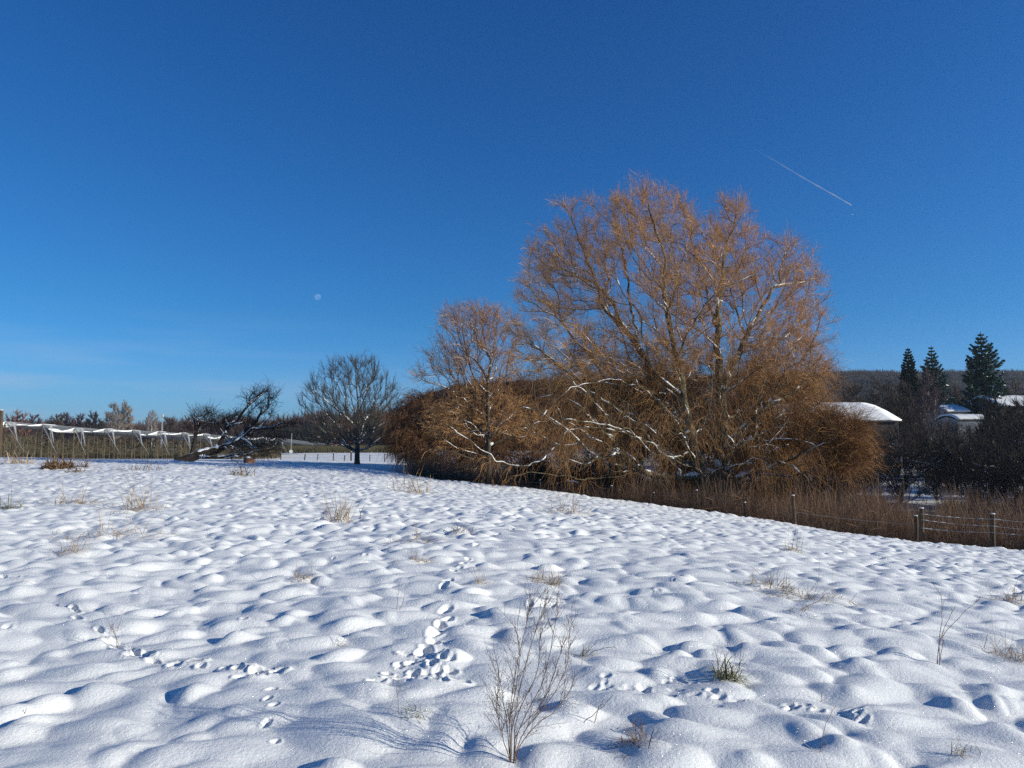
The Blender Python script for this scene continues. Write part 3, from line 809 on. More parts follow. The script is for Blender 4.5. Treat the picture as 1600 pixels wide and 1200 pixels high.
    sp = [(332, 658, 34, 15, 0), (308, 662, 18, 12, 0), (408, 620, 25, 13, .8), (420, 640, 16, 12, .5), (370, 656, 24, 12, .3), (445, 664, 22, 8, -1), (400, 664, 26, 10, .4), (425, 692, 18, 16, -1), (395, 702, 42, 13, -.5), (385, 690, 30, 14, .5)]
    make_tree('fallen_tree', 'toppled black apple tree with twisted limbs and thick snow on its leaning trunk', 'tree', b, limbs, [px_lobe(*s[:4], D + s[4]) for s in sp], 420, 2400, 24, .5, .012, .36, 'dark_bark', 'dark_twigs', (.3, 1.25), (.6, .7, .35, .25), .1, .85, .03, (.012, .007), 1, centre=P(375, 690, D), wig=.12, tw_wig=.25, snow_thick=1.25)
make_middle_trees()
# ------------------------------------------------------------------ hill and woods
_hs = [-1.5, -.40, -.20, -.165, -.14, -.11, -.07, 0, .25, .44, .7, 1.2, 3]
_hz = [0, 0, 2, 10, 22, 32, 39, 43, 48, 52, 53, 54, 44]
def hill_z(x, y):
    s = x / np.maximum(y, 1.0)
    top = np.interp(s, _hs, _hz) + 1.8 * noise2(x * .006, y * .006, 61) + 1.2 * noise2(x * .02, y * .02, 62)
    return -1.6 + (top + 1.6) * sstep(330, 640, y) * (1 - .25 * sstep(700, 1300, y)) * (top > .5)

def make_hill():
    xs = np.linspace(-420, 1500, 160); ys = np.concatenate([np.linspace(320, 700, 50), np.linspace(720, 1500, 12)])
    X, Y = np.meshgrid(xs, ys); Z = hill_z(X, Y)
    Z[0] = -4; Z = np.where(np.abs(Z + 1.6) < .02, -2.6, Z)
    v = np.stack([X.ravel(), Y.ravel(), Z.ravel()], 1); n0, n1 = X.shape
    idx = np.arange(n0 * n1).reshape(n0, n1)
    q = np.stack([idx[:-1, :-1], idx[:-1, 1:], idx[1:, 1:], idx[1:, :-1]], -1).reshape(-1, 4)
    m = ramp_mat('hill_soil', (.05, .038, .03), (.20, .19, .19), .03, .95, .1)
    mb = MB(); mb.add(v, q)
    tag(mb.build('wooded_hill', m, smooth=True), 'long wooded hill', None, None, 'structure')
make_hill()

def spikes(mb, o, tip, r):
    """slender three-sided blades from o to tip, thickness r at the foot"""
    n = len(o); d = tip - o; d /= np.linalg.norm(d, axis=1, keepdims=True) + 1e-9
    ref = np.zeros((n, 3)); ref[:, 0] = 1; ref[np.abs(d[:, 0]) > .8] = (0, 1, 0)
    a = np.cross(d, ref); a /= np.linalg.norm(a, axis=1, keepdims=True); b = np.cross(d, a)
    r = np.broadcast_to(r, (n,))[:, None]
    v = np.stack([o + a * r, o + (-.5 * a + .87 * b) * r, o + (-.5 * a - .87 * b) * r, tip], 1)
    i = np.arange(n)[:, None] * 4
    t = np.concatenate([i + [0, 1, 3], i + [1, 2, 3], i + [2, 0, 3]])
    mb.add(v.reshape(-1, 3), None, t); return mb

def spike_wood(mb, base, h, w, n, rg, r=.035, low=.25):
    """a stand of bare trees, each a burst of rising branches; base (N,3)"""
    N = len(base)
    u = rg.normal(size=(N, n, 3)); u /= np.linalg.norm(u, axis=2, keepdims=True)
    rad = (.55 + .5 * rg.random((N, n, 1)))
    u[:, :, 2] = np.abs(u[:, :, 2]) * .85 - .1
    c = base[:, None, :] + np.array([0, 0, 1.0]) * (h * (low + .25))[:, None, None]
    e = c + u * rad * np.stack([w, w, h * (.75 - low)], 1)[:, None, :]
    o = c + (u * rad * np.stack([w, w, h * (.75 - low)], 1)[:, None, :]) * (.15 + .5 * rg.random((N, n, 1))) - np.array([0, 0, 1.0]) * (h * .10)[:, None, None]
    spikes(mb, o.reshape(-1, 3), e.reshape(-1, 3), (r * np.repeat(h, n)) * (.5 + rg.random(N * n)))
    spikes(mb, base - [0, 0, .5], base + np.stack([0 * h, 0 * h, h * .8], 1), h * .022)
    return mb

M['hill_twigs'] = island_mat('hill_twigs', [(.060, .045, .038), (.085, .06, .048), (.04, .035, .03), (.07, .055, .05), (.035, .042, .028)])
M['far_twigs'] = island_mat('far_twigs', [(.17, .10, .07), (.12, .08, .065), (.20, .12, .08), (.09, .065, .055)])
M['dark_wood_twigs'] = island_mat('dark_wood_twigs', [(.05, .037, .028), (.08, .055, .04), (.035, .03, .022), (.03, .04, .025)])
def make_woods():
    rg = np.random.default_rng(5)
    n = 9000
    y = 400 + 330 * rg.random(n) ** .8; s = -.22 + 1.35 * rg.random(n); x = s * y
    z = hill_z(x, y); k = z > -.9; x, y, z = x[k], y[k], z[k]
    h = 9 + 6 * rg.random(len(x)); w = h * (.34 + .16 * rg.random(len(x)))
    mb = spike_wood(MB(), np.stack([x, y, z], 1), h, w, 62, rg, .024)
    tag(mb.build('hill_forest', M['hill_twigs']), 'bare winter forest covering the hill', 'forest', None, 'stuff')
    # the wood along the far side of the fields, on the left
    n = 1500
    y = 340 + 110 * rg.random(n); s = -1.15 + 1.02 * rg.random(n); x = s * y
    h = 1.27 * (12.0 + 4.5 * rg.random(n) + 3.0 * noise2(s * 14, y * 0, 8)) * np.interp(s, [-1.2, -.5, -.33, -.12], [.98, .9, 1.15, 1.35])
    mb = spike_wood(MB(), np.stack([x, y, np.full(n, -1.7)], 1), h, h * .42, 90, rg, .020, .05)
    tag(mb.build('far_wood', M['far_twigs']), 'strip of brown bare wood beyond the netted orchard', 'wood', None, 'stuff')
    n = 900
    s = -.335 + .42 * rg.random(n); y = 262 + 60 * rg.random(n) ** 1.0; x = s * y
    h = np.interp(s, [-.34, -.28, -.17, .1], [10, 13.5, 15.5, 18]) * (.65 + .4 * rg.random(n))
    mb = spike_wood(MB(), np.stack([x, y, np.full(n, -1.6)], 1), h, h * .33, 80, rg, .026, .05)
    tag(mb.build('dark_wood', M['dark_wood_twigs']), 'dark dense wood behind the round-crowned tree', 'wood', None, 'stuff')
    # undergrowth along the foot of the hill, right
    n = 1400
    s = .12 + .85 * rg.random(n); y = 190 + 160 * rg.random(n); x = s * y
    h = (7 + 6 * rg.random(n)); mb = spike_wood(MB(), np.stack([x, y, base_z(x, y) - .2], 1), h, h * .4, 70, rg, .022, .05)
    tag(mb.build('valley_wood', M['dark_wood_twigs']), 'brown scrubby wood behind the snowy roofs', 'wood', None, 'stuff')
make_woods()

def simple_tree(name, label, px, base_d, top_py, wpx, mat, bark, seed, n=260, tw=1500, cat='tree', rmax=.2, r=(.03, .018), group=None, shape=.62, snow=0, py0=None, low=.28, twl=None, cols=None):
    b = on_ground(px, 700, base_d)
    zt = P(px, top_py, base_d)[2]; H = zt - b[2]; w = wpx * .5 * base_d / FPX
    rg = np.random.default_rng(seed)
    q = lambda *pts: np.array([[b[0] + a * w, b[1] + c * w, b[2] + z * H] for a, c, z in pts])
    limbs = [q((0, 0, 0), (.02, 0, .3), (-.03, .05, .6), (.03, 0, .9)), q((.01, 0, .22), (.4, .2, .45), (.6, .3, .7)), q((.02, 0, .28), (-.4, -.2, .5), (-.55, -.2, .75)), q((0, 0, .35), (.1, -.45, .6), (.2, -.5, .8)), q((0, 0, .3), (-.2, .45, .55), (-.2, .5, .75))]
    sp = [(q((0, 0, shape))[0], np.array([w, w, H * (1 - shape)])), (q((.2, 0, shape - .12))[0], np.array([w * .85, w * .85, H * .28])), (q((-.25, .1, shape - .05))[0], np.array([w * .8, w * .8, H * .28]))]
    L_ = twl or (H * .05, H * .13)
    return make_tree(name, label, cat, b, limbs, sp, n, tw, seed, .5, .02, rmax, bark, mat, L_, (.6, .4, .4, .6), 0.0, snow, .03, r, 1, group, centre=q((0, 0, .3))[0], wig=.08 * H / 12, step=H / 22)

M['red_twigs'] = island_mat('red_twigs', [(.20, .09, .06), (.26, .12, .075), (.15, .07, .05)])
M['pale_twigs'] = island_mat('pale_twigs', [(.30, .24, .19), (.24, .19, .15), (.36, .29, .23)])
M['purple_twigs'] = island_mat('purple_twigs', [(.09, .055, .05), (.13, .08, .07), (.07, .045, .045)])
M['brown_twigs'] = island_mat('brown_twigs', [(.085, .06, .04), (.12, .085, .055), (.06, .045, .03)])
M['white_bark'] = bark_mat('white_bark', (.20, .18, .16), (.62, .60, .56), 5)
def more_trees():
    far = [(24, 643, 34, 'red_twigs', 'reddish round-topped tree at the left end of the far wood'), (50, 648, 26, 'purple_twigs', 'low purplish tree just right of the reddish far tree'),
           (86, 649, 26, 'brown_twigs', 'small brown tree in the far wood above the second net ridge'), (103, 645, 22, 'purple_twigs', 'dark purplish tree with a pointed top in the far wood'), (122, 648, 24, 'purple_twigs', 'broad purplish tree left of the dark tree beside the pale poplars'),
           (146, 644, 24, 'dark_twigs', 'dark bare tree touching the left side of the pale poplars'), (175, 634, 26, 'pale_twigs', 'left one of the two pale grey poplars over the net roofs'), (192, 631, 26, 'pale_twigs', 'right one of the two pale grey poplars over the net roofs'),
           (262, 652, 26, 'brown_twigs', 'small brown tree beside the thin mast in the far wood'), (290, 653, 24, 'far_twigs', 'pale brown tree behind the left branches of the toppled tree')]
    for i, (px, top, w, mat, lab) in enumerate(far):
        simple_tree('poplar_tree' if 'poplar' in lab else 'bare_tree', lab, px, 300 + (i * 37) % 30, top, w, M and mat, 'grey_bark', 100 + i, 150, 1100, r=(.075, .05), rmax=.35)
    simple_tree('birch_tree', 'slim pale birch with thin drooping crown above the net roofs', 236, 280, 641, 20, 'pale_twigs', 'white_bark', 120, 110, 500, r=(.06, .04), rmax=.22)
    # behind the shrubs on the right
    right = [(1335, 150, 600, 50, 'brown_twigs', 'brown bare tree rising directly behind the snowy hall roof'), (1382, 165, 596, 56, 'brown_twigs', 'brown spreading tree left of the dark cone-shaped conifer'),
             (1412, 120, 603, 60, 'brown_twigs', 'brown bushy tree in front of the cone-shaped conifer'), (1500, 150, 606, 44, 'brown_twigs', 'brown tree between the birch and the tallest spruce'), (1590, 160, 600, 50, 'brown_twigs', 'brown tree at the right edge behind the far house roof'), (1562, 92, 628, 60, 'dark_twigs', 'dark bare tree in front of the left wall of the farm house'), (1605, 90, 626, 70, 'dark_twigs', 'dark bare tree at the right edge in front of the farm house wall')]
    for i, (px, d, top, w, mat, lab) in enumerate(right):
        simple_tree('bare_tree', lab, px, d, top, w, mat, 'dark_bark', 140 + i, 260, 2600, r=(.032, .02), rmax=.3, shape=.55)
    simple_tree('birch_tree', 'slender birch with reddish twigs and white stem between the conifers', 1455, 112, 583, 44, 'purple_twigs', 'white_bark', 150, 180, 1300, r=(.024, .015), rmax=.16)
    # warm-coloured bushes against the dark wood
    for i, (px, top, w, lab) in enumerate([(532, 655, 44, 'rusty brown bush seen through the left of the round-crowned tree'), (607, 645, 40, 'rusty brown bush right of the round-crowned tree')]):
        simple_tree('rusty_bush', lab, px, 225, top, w, 'red_twigs', 'dark_bark', 160 + i, 160, 1500, 'bush', r=(.055, .04), rmax=.2, shape=.5)
more_trees()

# conifers
M['needles'] = island_mat('needles', [(.030, .062, .030), (.052, .10, .048), (.018, .040, .022), (.040, .075, .050)])
M['dark_needles'] = island_mat('dark_needles', [(.012, .026, .012), (.02, .04, .018), (.010, .02, .010)])
def conifer(name, label, base, H, W, seed, mat='needles', lev=30, dens=1.0, curve=.9, droop=.25, snow=True, ragged=.25):
    rg = np.random.default_rng(seed); b = np.array(base, float)
    root = empty(name, b); tag(root, label, 'conifer')
    tr = MB(); tr.tubes(b + np.array([[0, 0, -.3], [0, 0, H * .3], [.05, 0, H * .7], [0, 0, H]]), np.array([.022, .016, .008, .002]) * H, 8)
    tr.build('trunk', M['dark_bark'], root, True)
    o = []; e = []; bo = []; be = []; so = []
    for l in range(lev):
        f = (l + .5) / lev; z = H * (.07 + .92 * f ** .92); R_ = W * .5 * (1 - f) ** curve * (1 - .35 * math.exp(-f * 14)) + .05 * W * (1 - f) + .12
        nb = int(7 + 5 * (1 - f)); a0 = rg.random() * 6.3
        for k in range(nb):
            a = a0 + k * 2 * np.pi / nb + rg.normal() * .2; R2 = R_ * (1 + rg.normal() * ragged * .6 + (ragged if rg.random() < .15 else 0))
            if rg.random() < .06: R2 *= .5
            hd = np.array([math.cos(a), math.sin(a), 0]); st = b + [0, 0, z]
            up = .30 - droop * 1.8 * (1 - f)
            n = max(8, int(R2 * 26 * dens)); t = (rg.random(n) ** .75)[:, None]
            p = st + hd * R2 * t + np.array([0, 0, 1.0]) * (up * R2 * t - .12 * R2 * np.sin(t * 3) + .16 * R2 * t ** 3)
            side = np.array([-hd[1], hd[0], 0]); w_ = (rg.random(n)[:, None] - .5) * 2
            d = hd * .75 + side * w_ * 1.1 + np.array([0, 0, -.28]) + rg.normal(size=(n, 3)) * .22
            d /= np.linalg.norm(d, axis=1, keepdims=True)
            ln = (.10 + .26 * (1 - t)) * R2 + .18
            o.append(p); e.append(p + d * ln)
            q = st + hd * R2 * .95 + np.array([0, 0, up * R2 + .04 * R2]); bo.append(st); be.append(q)
    o = np.concatenate(o); e = np.concatenate(e)
    mb = MB(); spikes(mb, o, e, .0055 * H * (.6 + .8 * rg.random(len(o)))); spikes(mb, np.array(bo), np.array(be), H * .0035)
    mb.build('boughs', M[mat], root)
    if snow:
        k = rg.random(len(o)) < .035; s = MB(); spikes(s, o[k] + [0, 0, .1], e[k] + [0, 0, .08], .0058 * H)
        tag(s.build('snow_cover', M['snow_plain'], root), kind='stuff')
    return root
def con_at(name, label, px, d, top, wpx, seed, **kw):
    b = on_ground(px, 700, d); H = P(px, top, d)[2] - b[2]
    return conifer(name, label, b, H, wpx * d / FPX, seed, **kw)
con_at('cypress_tree', 'dense dark cone-shaped conifer left of the birch', 1425, 135, 543, 40, 31, mat='dark_needles', curve=.62, droop=.0, dens=2.2, snow=False, ragged=.12, lev=36)
con_at('spruce_tree', 'broad green spruce right behind the slender birch', 1462, 142, 540, 76, 32, curve=.85, dens=1.3)
con_at('spruce_tree', 'tallest spruce with ragged boughs left of the far house roof', 1541, 125, 519, 84, 33, curve=.72, dens=1.25, ragged=.32)
con_at('spruce_tree', 'small dark spruce at the right foot of the tallest spruce', 1574, 128, 592, 34, 34, mat='dark_needles', dens=1.3)
# the conifers that stand right of the frame and shade the valley floor
for i, (x, y, h) in enumerate([(66, 36, 17), (72, 42, 19), (64, 43, 16), (78, 36, 18), (74, 50, 20), (66, 51, 17), (84, 46, 21), (80, 56, 20), (88, 60, 22), (70, 59, 16), (92, 52, 20)]):
    r_ = conifer('spruce_tree', ['tall', 'broad', 'dark'][i % 3] + ' spruce in the grove right of the valley', (x, y, float(base_z(x, y))), h, h * .52, 60 + i, dens=.8, lev=20, snow=False)
    r_['group'] = 'spruce grove right of the valley'; r_['label'] = 'spruce of the grove on the right edge of the valley'

# ------------------------------------------------------------------ buildings
M['plaster'] = ramp_mat('pale_plaster', (.30, .29, .27), (.42, .40, .37), 2.0, .9, .2)
M['dark_boards'] = ramp_mat('dark_boards', (.035, .03, .028), (.08, .065, .055), 3.0, .85, .2, .4, (6, 6, .4))
M['glazing'] = ramp_mat('greenhouse_film', (.14, .16, .18), (.24, .26, .28), .8, .35, .5)
M['grey_metal'] = ramp_mat('galvanised_metal', (.30, .31, .32), (.45, .46, .47), 6, .45, .6)
M['window_glass'], _, _b = nodemat('window_glass', (.02, .025, .03), .08, .6)
def house(name, label, cat, cx, cy, L_, D_, eave, ridge, base, rz, wall, hip=0.0, round_=False, windows=(), overhang=.35, posts=0):
    root = empty(name, (cx, cy, base), rz); tag(root, label, cat)
    w = MB(); hx, hy = L_ / 2, D_ / 2; ev = eave - base; rd = ridge - base
    w.box((0, 0, ev / 2), (L_, D_, ev)); 
    w.add([(-hx, -hy, ev), (-hx, hy, ev), (-hx + hip * .0, 0, rd - .12), (hx, -hy, ev), (hx, hy, ev), (hx - hip, 0, rd - .12)], None, [(0, 1, 2), (4, 3, 5)])
    w.build('wall', wall, root, local=(0, 0, 0))
    n = 9
    def roof(off, th, over, ext):
        rows = []
        for i in range(n):
            t = i / (n - 1) * 2 - 1
            y = t * (hy + over); prof = (1 - abs(t)) if not round_ else (1 - abs(t) ** 2.1)
            z = ev + (rd - ev) * prof + off - (over * .3 if abs(t) == 1 else 0)
            xe = hip * prof
            rows.append((-hx - ext + (xe if round_ else 0), hx + ext - xe, y, z))
        m = MB(); v = []
        for a, b, y, z in rows:
            for k in range(13):
                x = a + (b - a) * k / 12; wob = th * .18 * math.sin(k * 2.1 + y * 1.3) if th > .12 else 0
                v.append((x, y, z + wob))
        nv = len(v); v += [(x, y, z - th) for x, y, z in v]
        q = []
        for i in range(n - 1):
            for k in range(12):
                a = i * 13 + k; q.append((a, a + 1, a + 14, a + 13)); q.append((nv + a, nv + a + 13, nv + a + 14, nv + a + 1))
        for k in range(12):
            q.append((k + 1, k, nv + k, nv + k + 1)); a = (n - 1) * 13 + k; q.append((a, a + 1, nv + a + 1, nv + a))
        for i in range(n - 1):
            a = i * 13; q.append((a, a + 13, nv + a + 13, nv + a)); a += 12; q.append((a + 13, a, nv + a, nv + a + 13))
        m.add(v, q); return m
    rf = roof(.02, .10, overhang, overhang).build('roof', M['dark_boards'], root, local=(0, 0, 0))
    roof(.23, .20, overhang - .05, overhang - .05).build('snow_cover', M['snow_plain'], root, True, local=(0, 0, 0))
    for (x, z, ww, hh) in windows:
        g = MB(); g.box((x, -hy - .03, z), (ww + .16, .06, hh + .16)); f = g.build('window_frame', M['plaster'], root, local=(0, 0, 0))
        g = MB(); g.box((x, -hy - .05, z), (ww, .06, hh)); g.build('pane', M['window_glass'], f, local=(0, 0, 0))
    return root
def px_house(name, label, cat, px0, px1, eave_py, ridge_py, d, depth, wall, **kw):
    a = P(px0, eave_py, d); b = P(px1, eave_py, d)
    cx = (a[0] + b[0]) / 2; zr = P(px0, ridge_py, d + depth / 2)[2]
    bz = float(base_z(cx, d)) - .4
    return house(name, label, cat, cx, d + depth / 2, b[0] - a[0], depth, a[2], zr, bz, 0.0, wall, **kw)
px_house('storage_hall', 'long dark hall with a broad snow-covered roof right of the big willow', 'building', 1185, 1404, 657, 631, 104, 13, M['dark_boards'], hip=2.6, round_=True, windows=[(-7, 5.2, 1.6, 1.0), (-2, 5.2, 1.6, 1.0), (3, 5.2, 1.6, 1.0)])
px_house('small_shed', 'small shed roof under snow between the birch and the tall spruce', 'shed', 1480, 1512, 643, 634, 122, 6, M['plaster'], windows=[(0, 4.5, .9, .8)])
px_house('film_greenhouse', 'pale grey greenhouse below the tallest spruce with snow along its edge', 'greenhouse', 1496, 1560, 656, 650, 96, 5, M['glazing'], round_=True, overhang=.1)
px_house('farm_house', 'dark house with a snowy hipped roof at the right edge of the photo', 'house', 1562, 1690, 634, 620, 118, 10, M['dark_boards'], hip=3.0, windows=[(-3, 7.0, 1.2, 1.0), (0, 7.0, 1.2, 1.0)])

# ------------------------------------------------------------------ shrubs of the valley floor, on the right
M['scrub_twigs'] = island_mat('scrub_twigs', [(.09, .05, .03), (.05, .03, .02), (.13, .075, .04)])
def shrub(label, px, py, d, wpx, hpx, seed, stems=9, n=420, tw=2200, snow=.6, mat='dark_twigs', name='bare_shrub', r=(.012, .007), rmax=.10):
    rg = np.random.default_rng(seed); b = on_ground(px, py, d); m = d / FPX
    limbs = []
    for k in range(stems):
        a = k / stems * 2 * math.pi + rg.random() * .5; sp = .35 + .6 * rg.random()
        e = b + np.array([math.cos(a) * wpx * m * .42 * sp, math.sin(a) * wpx * m * .38 * sp, hpx * m * (.65 + .2 * rg.random())])
        mid = b + (e - b) * np.array([.35, .35, .5]) + rg.normal(size=3) * .1
        limbs.append(np.array([b, mid, e]) if k == 0 else np.array([b + rg.normal(size=3) * .02, mid, e]))
    c = b + np.array([0, 0, hpx * m * .55])
    sp = [(c + [0, 0, 0], np.array([wpx * m * .5, wpx * m * .5, hpx * m * .48])), (c + [wpx * m * .15, 0, -.12 * hpx * m], np.array([wpx * m * .42, wpx * m * .4, hpx * m * .32]))]
    return make_tree(name, label, 'bush', b, limbs, sp, n, tw, seed, .45, .010, rmax, 'dark_bark', mat, (.35, 1.1), (.6, .5, .35, .5), .1, snow, .011, r, 1, None, centre=b, wig=.1, tw_wig=.15, snow_thick=1.3, shell=.6)
shrub('many-stemmed bare shrub fanning out below the snowy hall roof', 1405, 752, 62, 140, 118, 201, 13, 620, 3200)
shrub('dark brown bush right of the fanning shrub, under the birch', 1462, 750, 66, 90, 125, 202, 8, 500, 3000, .3, 'brown_twigs')
shrub('black leafless bush below the greenhouse with snow in its twigs', 1520, 757, 60, 120, 110, 203, 9, 560, 3600, .7)
shrub('spreading black bush with snow-lined level branches at the right edge', 1588, 760, 54, 130, 110, 204, 9, 620, 3600, .9)
shrub('tall black thicket tree right below the birch', 1482, 742, 74, 110, 108, 208, 8, 520, 4200, .35)
shrub('dark many-branched thicket hiding the wall below the farm house', 1600, 745, 78, 140, 142, 209, 9, 620, 5200, .35)
shrub('dark thicket left of the fanning shrub, behind the willow', 1362, 738, 82, 90, 92, 210, 8, 420, 3000, .25)
for i_, (px_, py_, d_, w_, h_, lab_) in enumerate([(835, 752, 50, 80, 74, 'dark scrub under the long snowy limb of the big willow'), (900, 762, 49, 90, 92, 'dark scrub below the big willow, left of its bramble mound'),
        (960, 765, 54, 90, 100, 'dark scrub directly behind the bramble mound'), (1062, 775, 52, 90, 100, 'dark scrub seen between the two trunks of the big willow'), (1115, 772, 60, 110, 110, 'tall dark scrub further behind the big willow trunks'), (1190, 775, 53, 110, 84, 'dark scrub right of the big willow trunks'), (1268, 775, 56, 110, 76, 'dark scrub under the right skirt of the big willow'), (1322, 770, 66, 80, 84, 'dark scrub at the right tip of the big willow')]):
    shrub(lab_, px_, py_, d_, w_, h_, 230 + i_, 8, 360, 3200, .3, 'scrub_twigs', 'scrub_bush')
shrub('low dark bush at the foot of the fanning shrub', 1350, 752, 70, 70, 90, 205, 7, 300, 2000, .3)
shrub('dark thicket behind the black bush with snow in its twigs', 1540, 748, 76, 150, 104, 206, 9, 500, 3600, .35)
shrub('dark bramble mound at the foot of the big willow with snow caught in it', 1000, 790, 42.5, 95, 62, 207, 9, 420, 4200, .9, 'dark_twigs', 'bramble_bush')

# ------------------------------------------------------------------ dead weeds below the brow
M['dead_weeds'] = island_mat('dead_weeds', [(.20, .105, .055), (.28, .165, .09), (.13, .07, .042), (.36, .23, .13), (.16, .085, .055)])
M['brambles'] = island_mat('brambles', [(.10, .058, .035), (.16, .095, .055), (.06, .037, .024)])
M['tan_weeds'] = island_mat('tan_weeds', [(.26, .17, .10), (.17, .10, .06), (.34, .24, .15)])
M['straw_weeds'] = island_mat('straw_weeds', [(.30, .20, .11), (.20, .12, .07), (.40, .30, .18)])
def make_weeds():
    rg = np.random.default_rng(77)
    def field(n, s0, s1, y0, y1, hmin, hmax, dmin, dmax, mat, name, label, keep=None, lean=.18, sd=2, r=.006):
        s = s0 + (s1 - s0) * rg.random(n); y = y0 + (y1 - y0) * rg.random(n); x = s * y
        d = edge_dist(x, y); k = (d > dmin) & (d < dmax)
        cl = noise2(x * .35, y * .35, 9) + .5 * noise2(x * 1.2, y * 1.2, 10); k &= cl > -.45
        if keep is not None: k &= keep(x, y)
        x, y, cl = x[k], y[k], cl[k]; m = len(x)
        o = np.stack([x, y, base_z(x, y) - .05], 1)
        dd = rg.normal(size=(m, 3)) * lean; dd[:, 2] = 1; dd /= np.linalg.norm(dd, axis=1, keepdims=True)
        h = (hmin + (hmax - hmin) * rg.random(m) ** 1.6) * (1 + .75 * np.clip(cl, -.6, .9))
        mb = MB(); twigs_into(mb, (o, dd, h, np.full(m, .1)), 5, r, r * .5, rg, .10, sd, .38)
        tag(mb.build(name, mat), label, 'dead weeds' if mat.name == 'dead_weeds' else 'undergrowth', None, 'stuff')
        return m
    hole = lambda x, y: ~((np.abs(x / y - .54) < .04) & (y > 48))
    field(120000, .10, 1.05, 20, 64, .9, 2.0, .9, 32, M['dead_weeds'], 'dead_weeds', 'reddish brown dead weeds filling the dip behind the wire fence', hole, r=.0075)
    field(9000, .10, 1.05, 22, 60, 1.3, 2.5, 1.2, 26, M['tan_weeds'], 'tall_weeds', 'taller tan stalks standing out of the brown weeds', hole, .22, 3, .006)
    field(16000, -.3, 1.0, 18, 56, .12, .5, -.5, .9, M['straw_weeds'], 'brow_grass', 'pale frosted grass fringe along the brow of the meadow', None, .6, 1, .004)
    field(9000, .30, 1.0, 48, 62, .5, 1.2, 16, 40, M['dead_weeds'], 'sparse_weeds', 'thin frosted weeds in front of the dark shrubs', hole)
    field(75000, -.13, .30, 33, 66, .5, 2.0, 1.0, 24, M['brambles'], 'brambles', 'dark tangled undergrowth at the foot of the willows', None, .6, 2, .007)
make_weeds()
# ------------------------------------------------------------------ fences
M['post_wood'] = ramp_mat('weathered_post_wood', (.045, .03, .02), (.13, .09, .058), 7, .9, .15, .7, (5, 5, .5))
M['dark_post'] = ramp_mat('dark_post_wood', (.035, .028, .022), (.09, .07, .05), 7, .9, .15, .6, (5, 5, .5))
M['wire'], _, _ = nodemat('fence_wire', (.32, .31, .29), .5, .5)
def post_mesh(foot, head, r, mat, parent, snow=.03, name='post', sides=8):
    foot = np.array(foot, float); head = np.array(head, float); m = MB()
    l = foot + (head - foot) * np.linspace(0, 1, 5)[:, None]; l[1:-1] += rng.normal(size=(3, 3)) * r * .12
    m.tubes(l, r * np.array([1.05, 1, .98, .97, .93]), sides, True); p = m.build(name, mat, parent, False)
    if snow:
        s = MB(); s.tubes(head + np.array([[0, 0, -.004], [0, 0, snow * .6], [0, 0, snow]]), np.array([r * .95, r * .85, r * .3]), sides, True)
        s.build('snow_cap', M['snow_plain'], p, True, local=tuple(parent.location))
    return p
def wire(parent, pts, r=.004, sag=.03, mat=None, name='wire', snow=0):
    pts = [np.array(p, float) for p in pts]; out = []
    for a, b in zip(pts[:-1], pts[1:]):
        t = np.linspace(0, 1, 9)[:, None]; q = a + (b - a) * t; q[:, 2] -= (4 * t * (1 - t))[:, 0] * sag
        out += list(q[:-1] if b is not pts[-1] else q)
    m = MB(); m.tubes(np.array(out), np.full((1, len(out)), r), 4); return m.build(name, mat or M['wire'], parent)

def right_fence():
    spec = [(1243, 774, 819, 29.8, -.10, .055), (1431, 806, 846, 27.9, 0, .06), (1439, 794, 846, 27.7, .02, .07), (1551, 803, 853, 26.9, 0, .07), (1668, 812, 862, 26.0, 0, .07), (1800, 820, 872, 25.2, 0, .07)]
    b0 = P(1439, 846, 27.7); root = empty('wire_fence', (b0[0], b0[1], gz(b0[0], b0[1])))
    tag(root, 'three-wire fence on weathered posts along the brow at the right', 'fence')
    heads = []
    for px, t, bt, d, lean, r in spec:
        h = P(px, t, d); f = P(px, bt, d); z = float(base_z(f[0], d)); foot = np.array([f[0] - lean * 0, d, min(f[2], z) - .35]); h = h.copy(); h[0] += lean
        post_mesh(foot, h, r * 1.3, M['post_wood'], root); heads.append((f, h))
    for rows in ([(1439, 803), (1551, 811), (1668, 818), (1800, 826)], [(1439, 812), (1551, 822), (1668, 830), (1800, 838)], [(1439, 825), (1551, 832), (1668, 838), (1800, 846)]):
        ds = [27.7, 26.9, 26.0, 25.2]
        w = wire(root, [P(a, b, d - .08) for (a, b), d in zip(rows, ds)], .007, .04)
        # snow frozen on the wire
        m = MB(); pts = [P(a, b, d - .08) for (a, b), d in zip(rows, ds)]
        for a, b in zip(pts[:-1], pts[1:]):
            for k in range(5):
                t0 = random.random() * .9; t = np.linspace(t0, t0 + .07, 4)[:, None]; q = a + (b - a) * t; q[:, 2] += .008 - (4 * t * (1 - t))[:, 0] * .04
                m.tubes(q, np.array([.004, .010, .010, .004]), 4)
        tag(m.build('snow_crust', M['snow_plain'], w, local=tuple(root.location)), kind='stuff')
    wire(root, [P(1243, 800, 29.7), P(1431, 820, 27.85)], .004, .05); wire(root, [P(1431, 818, 27.85), P(1439, 812, 27.65)], .005, .0)
right_fence()

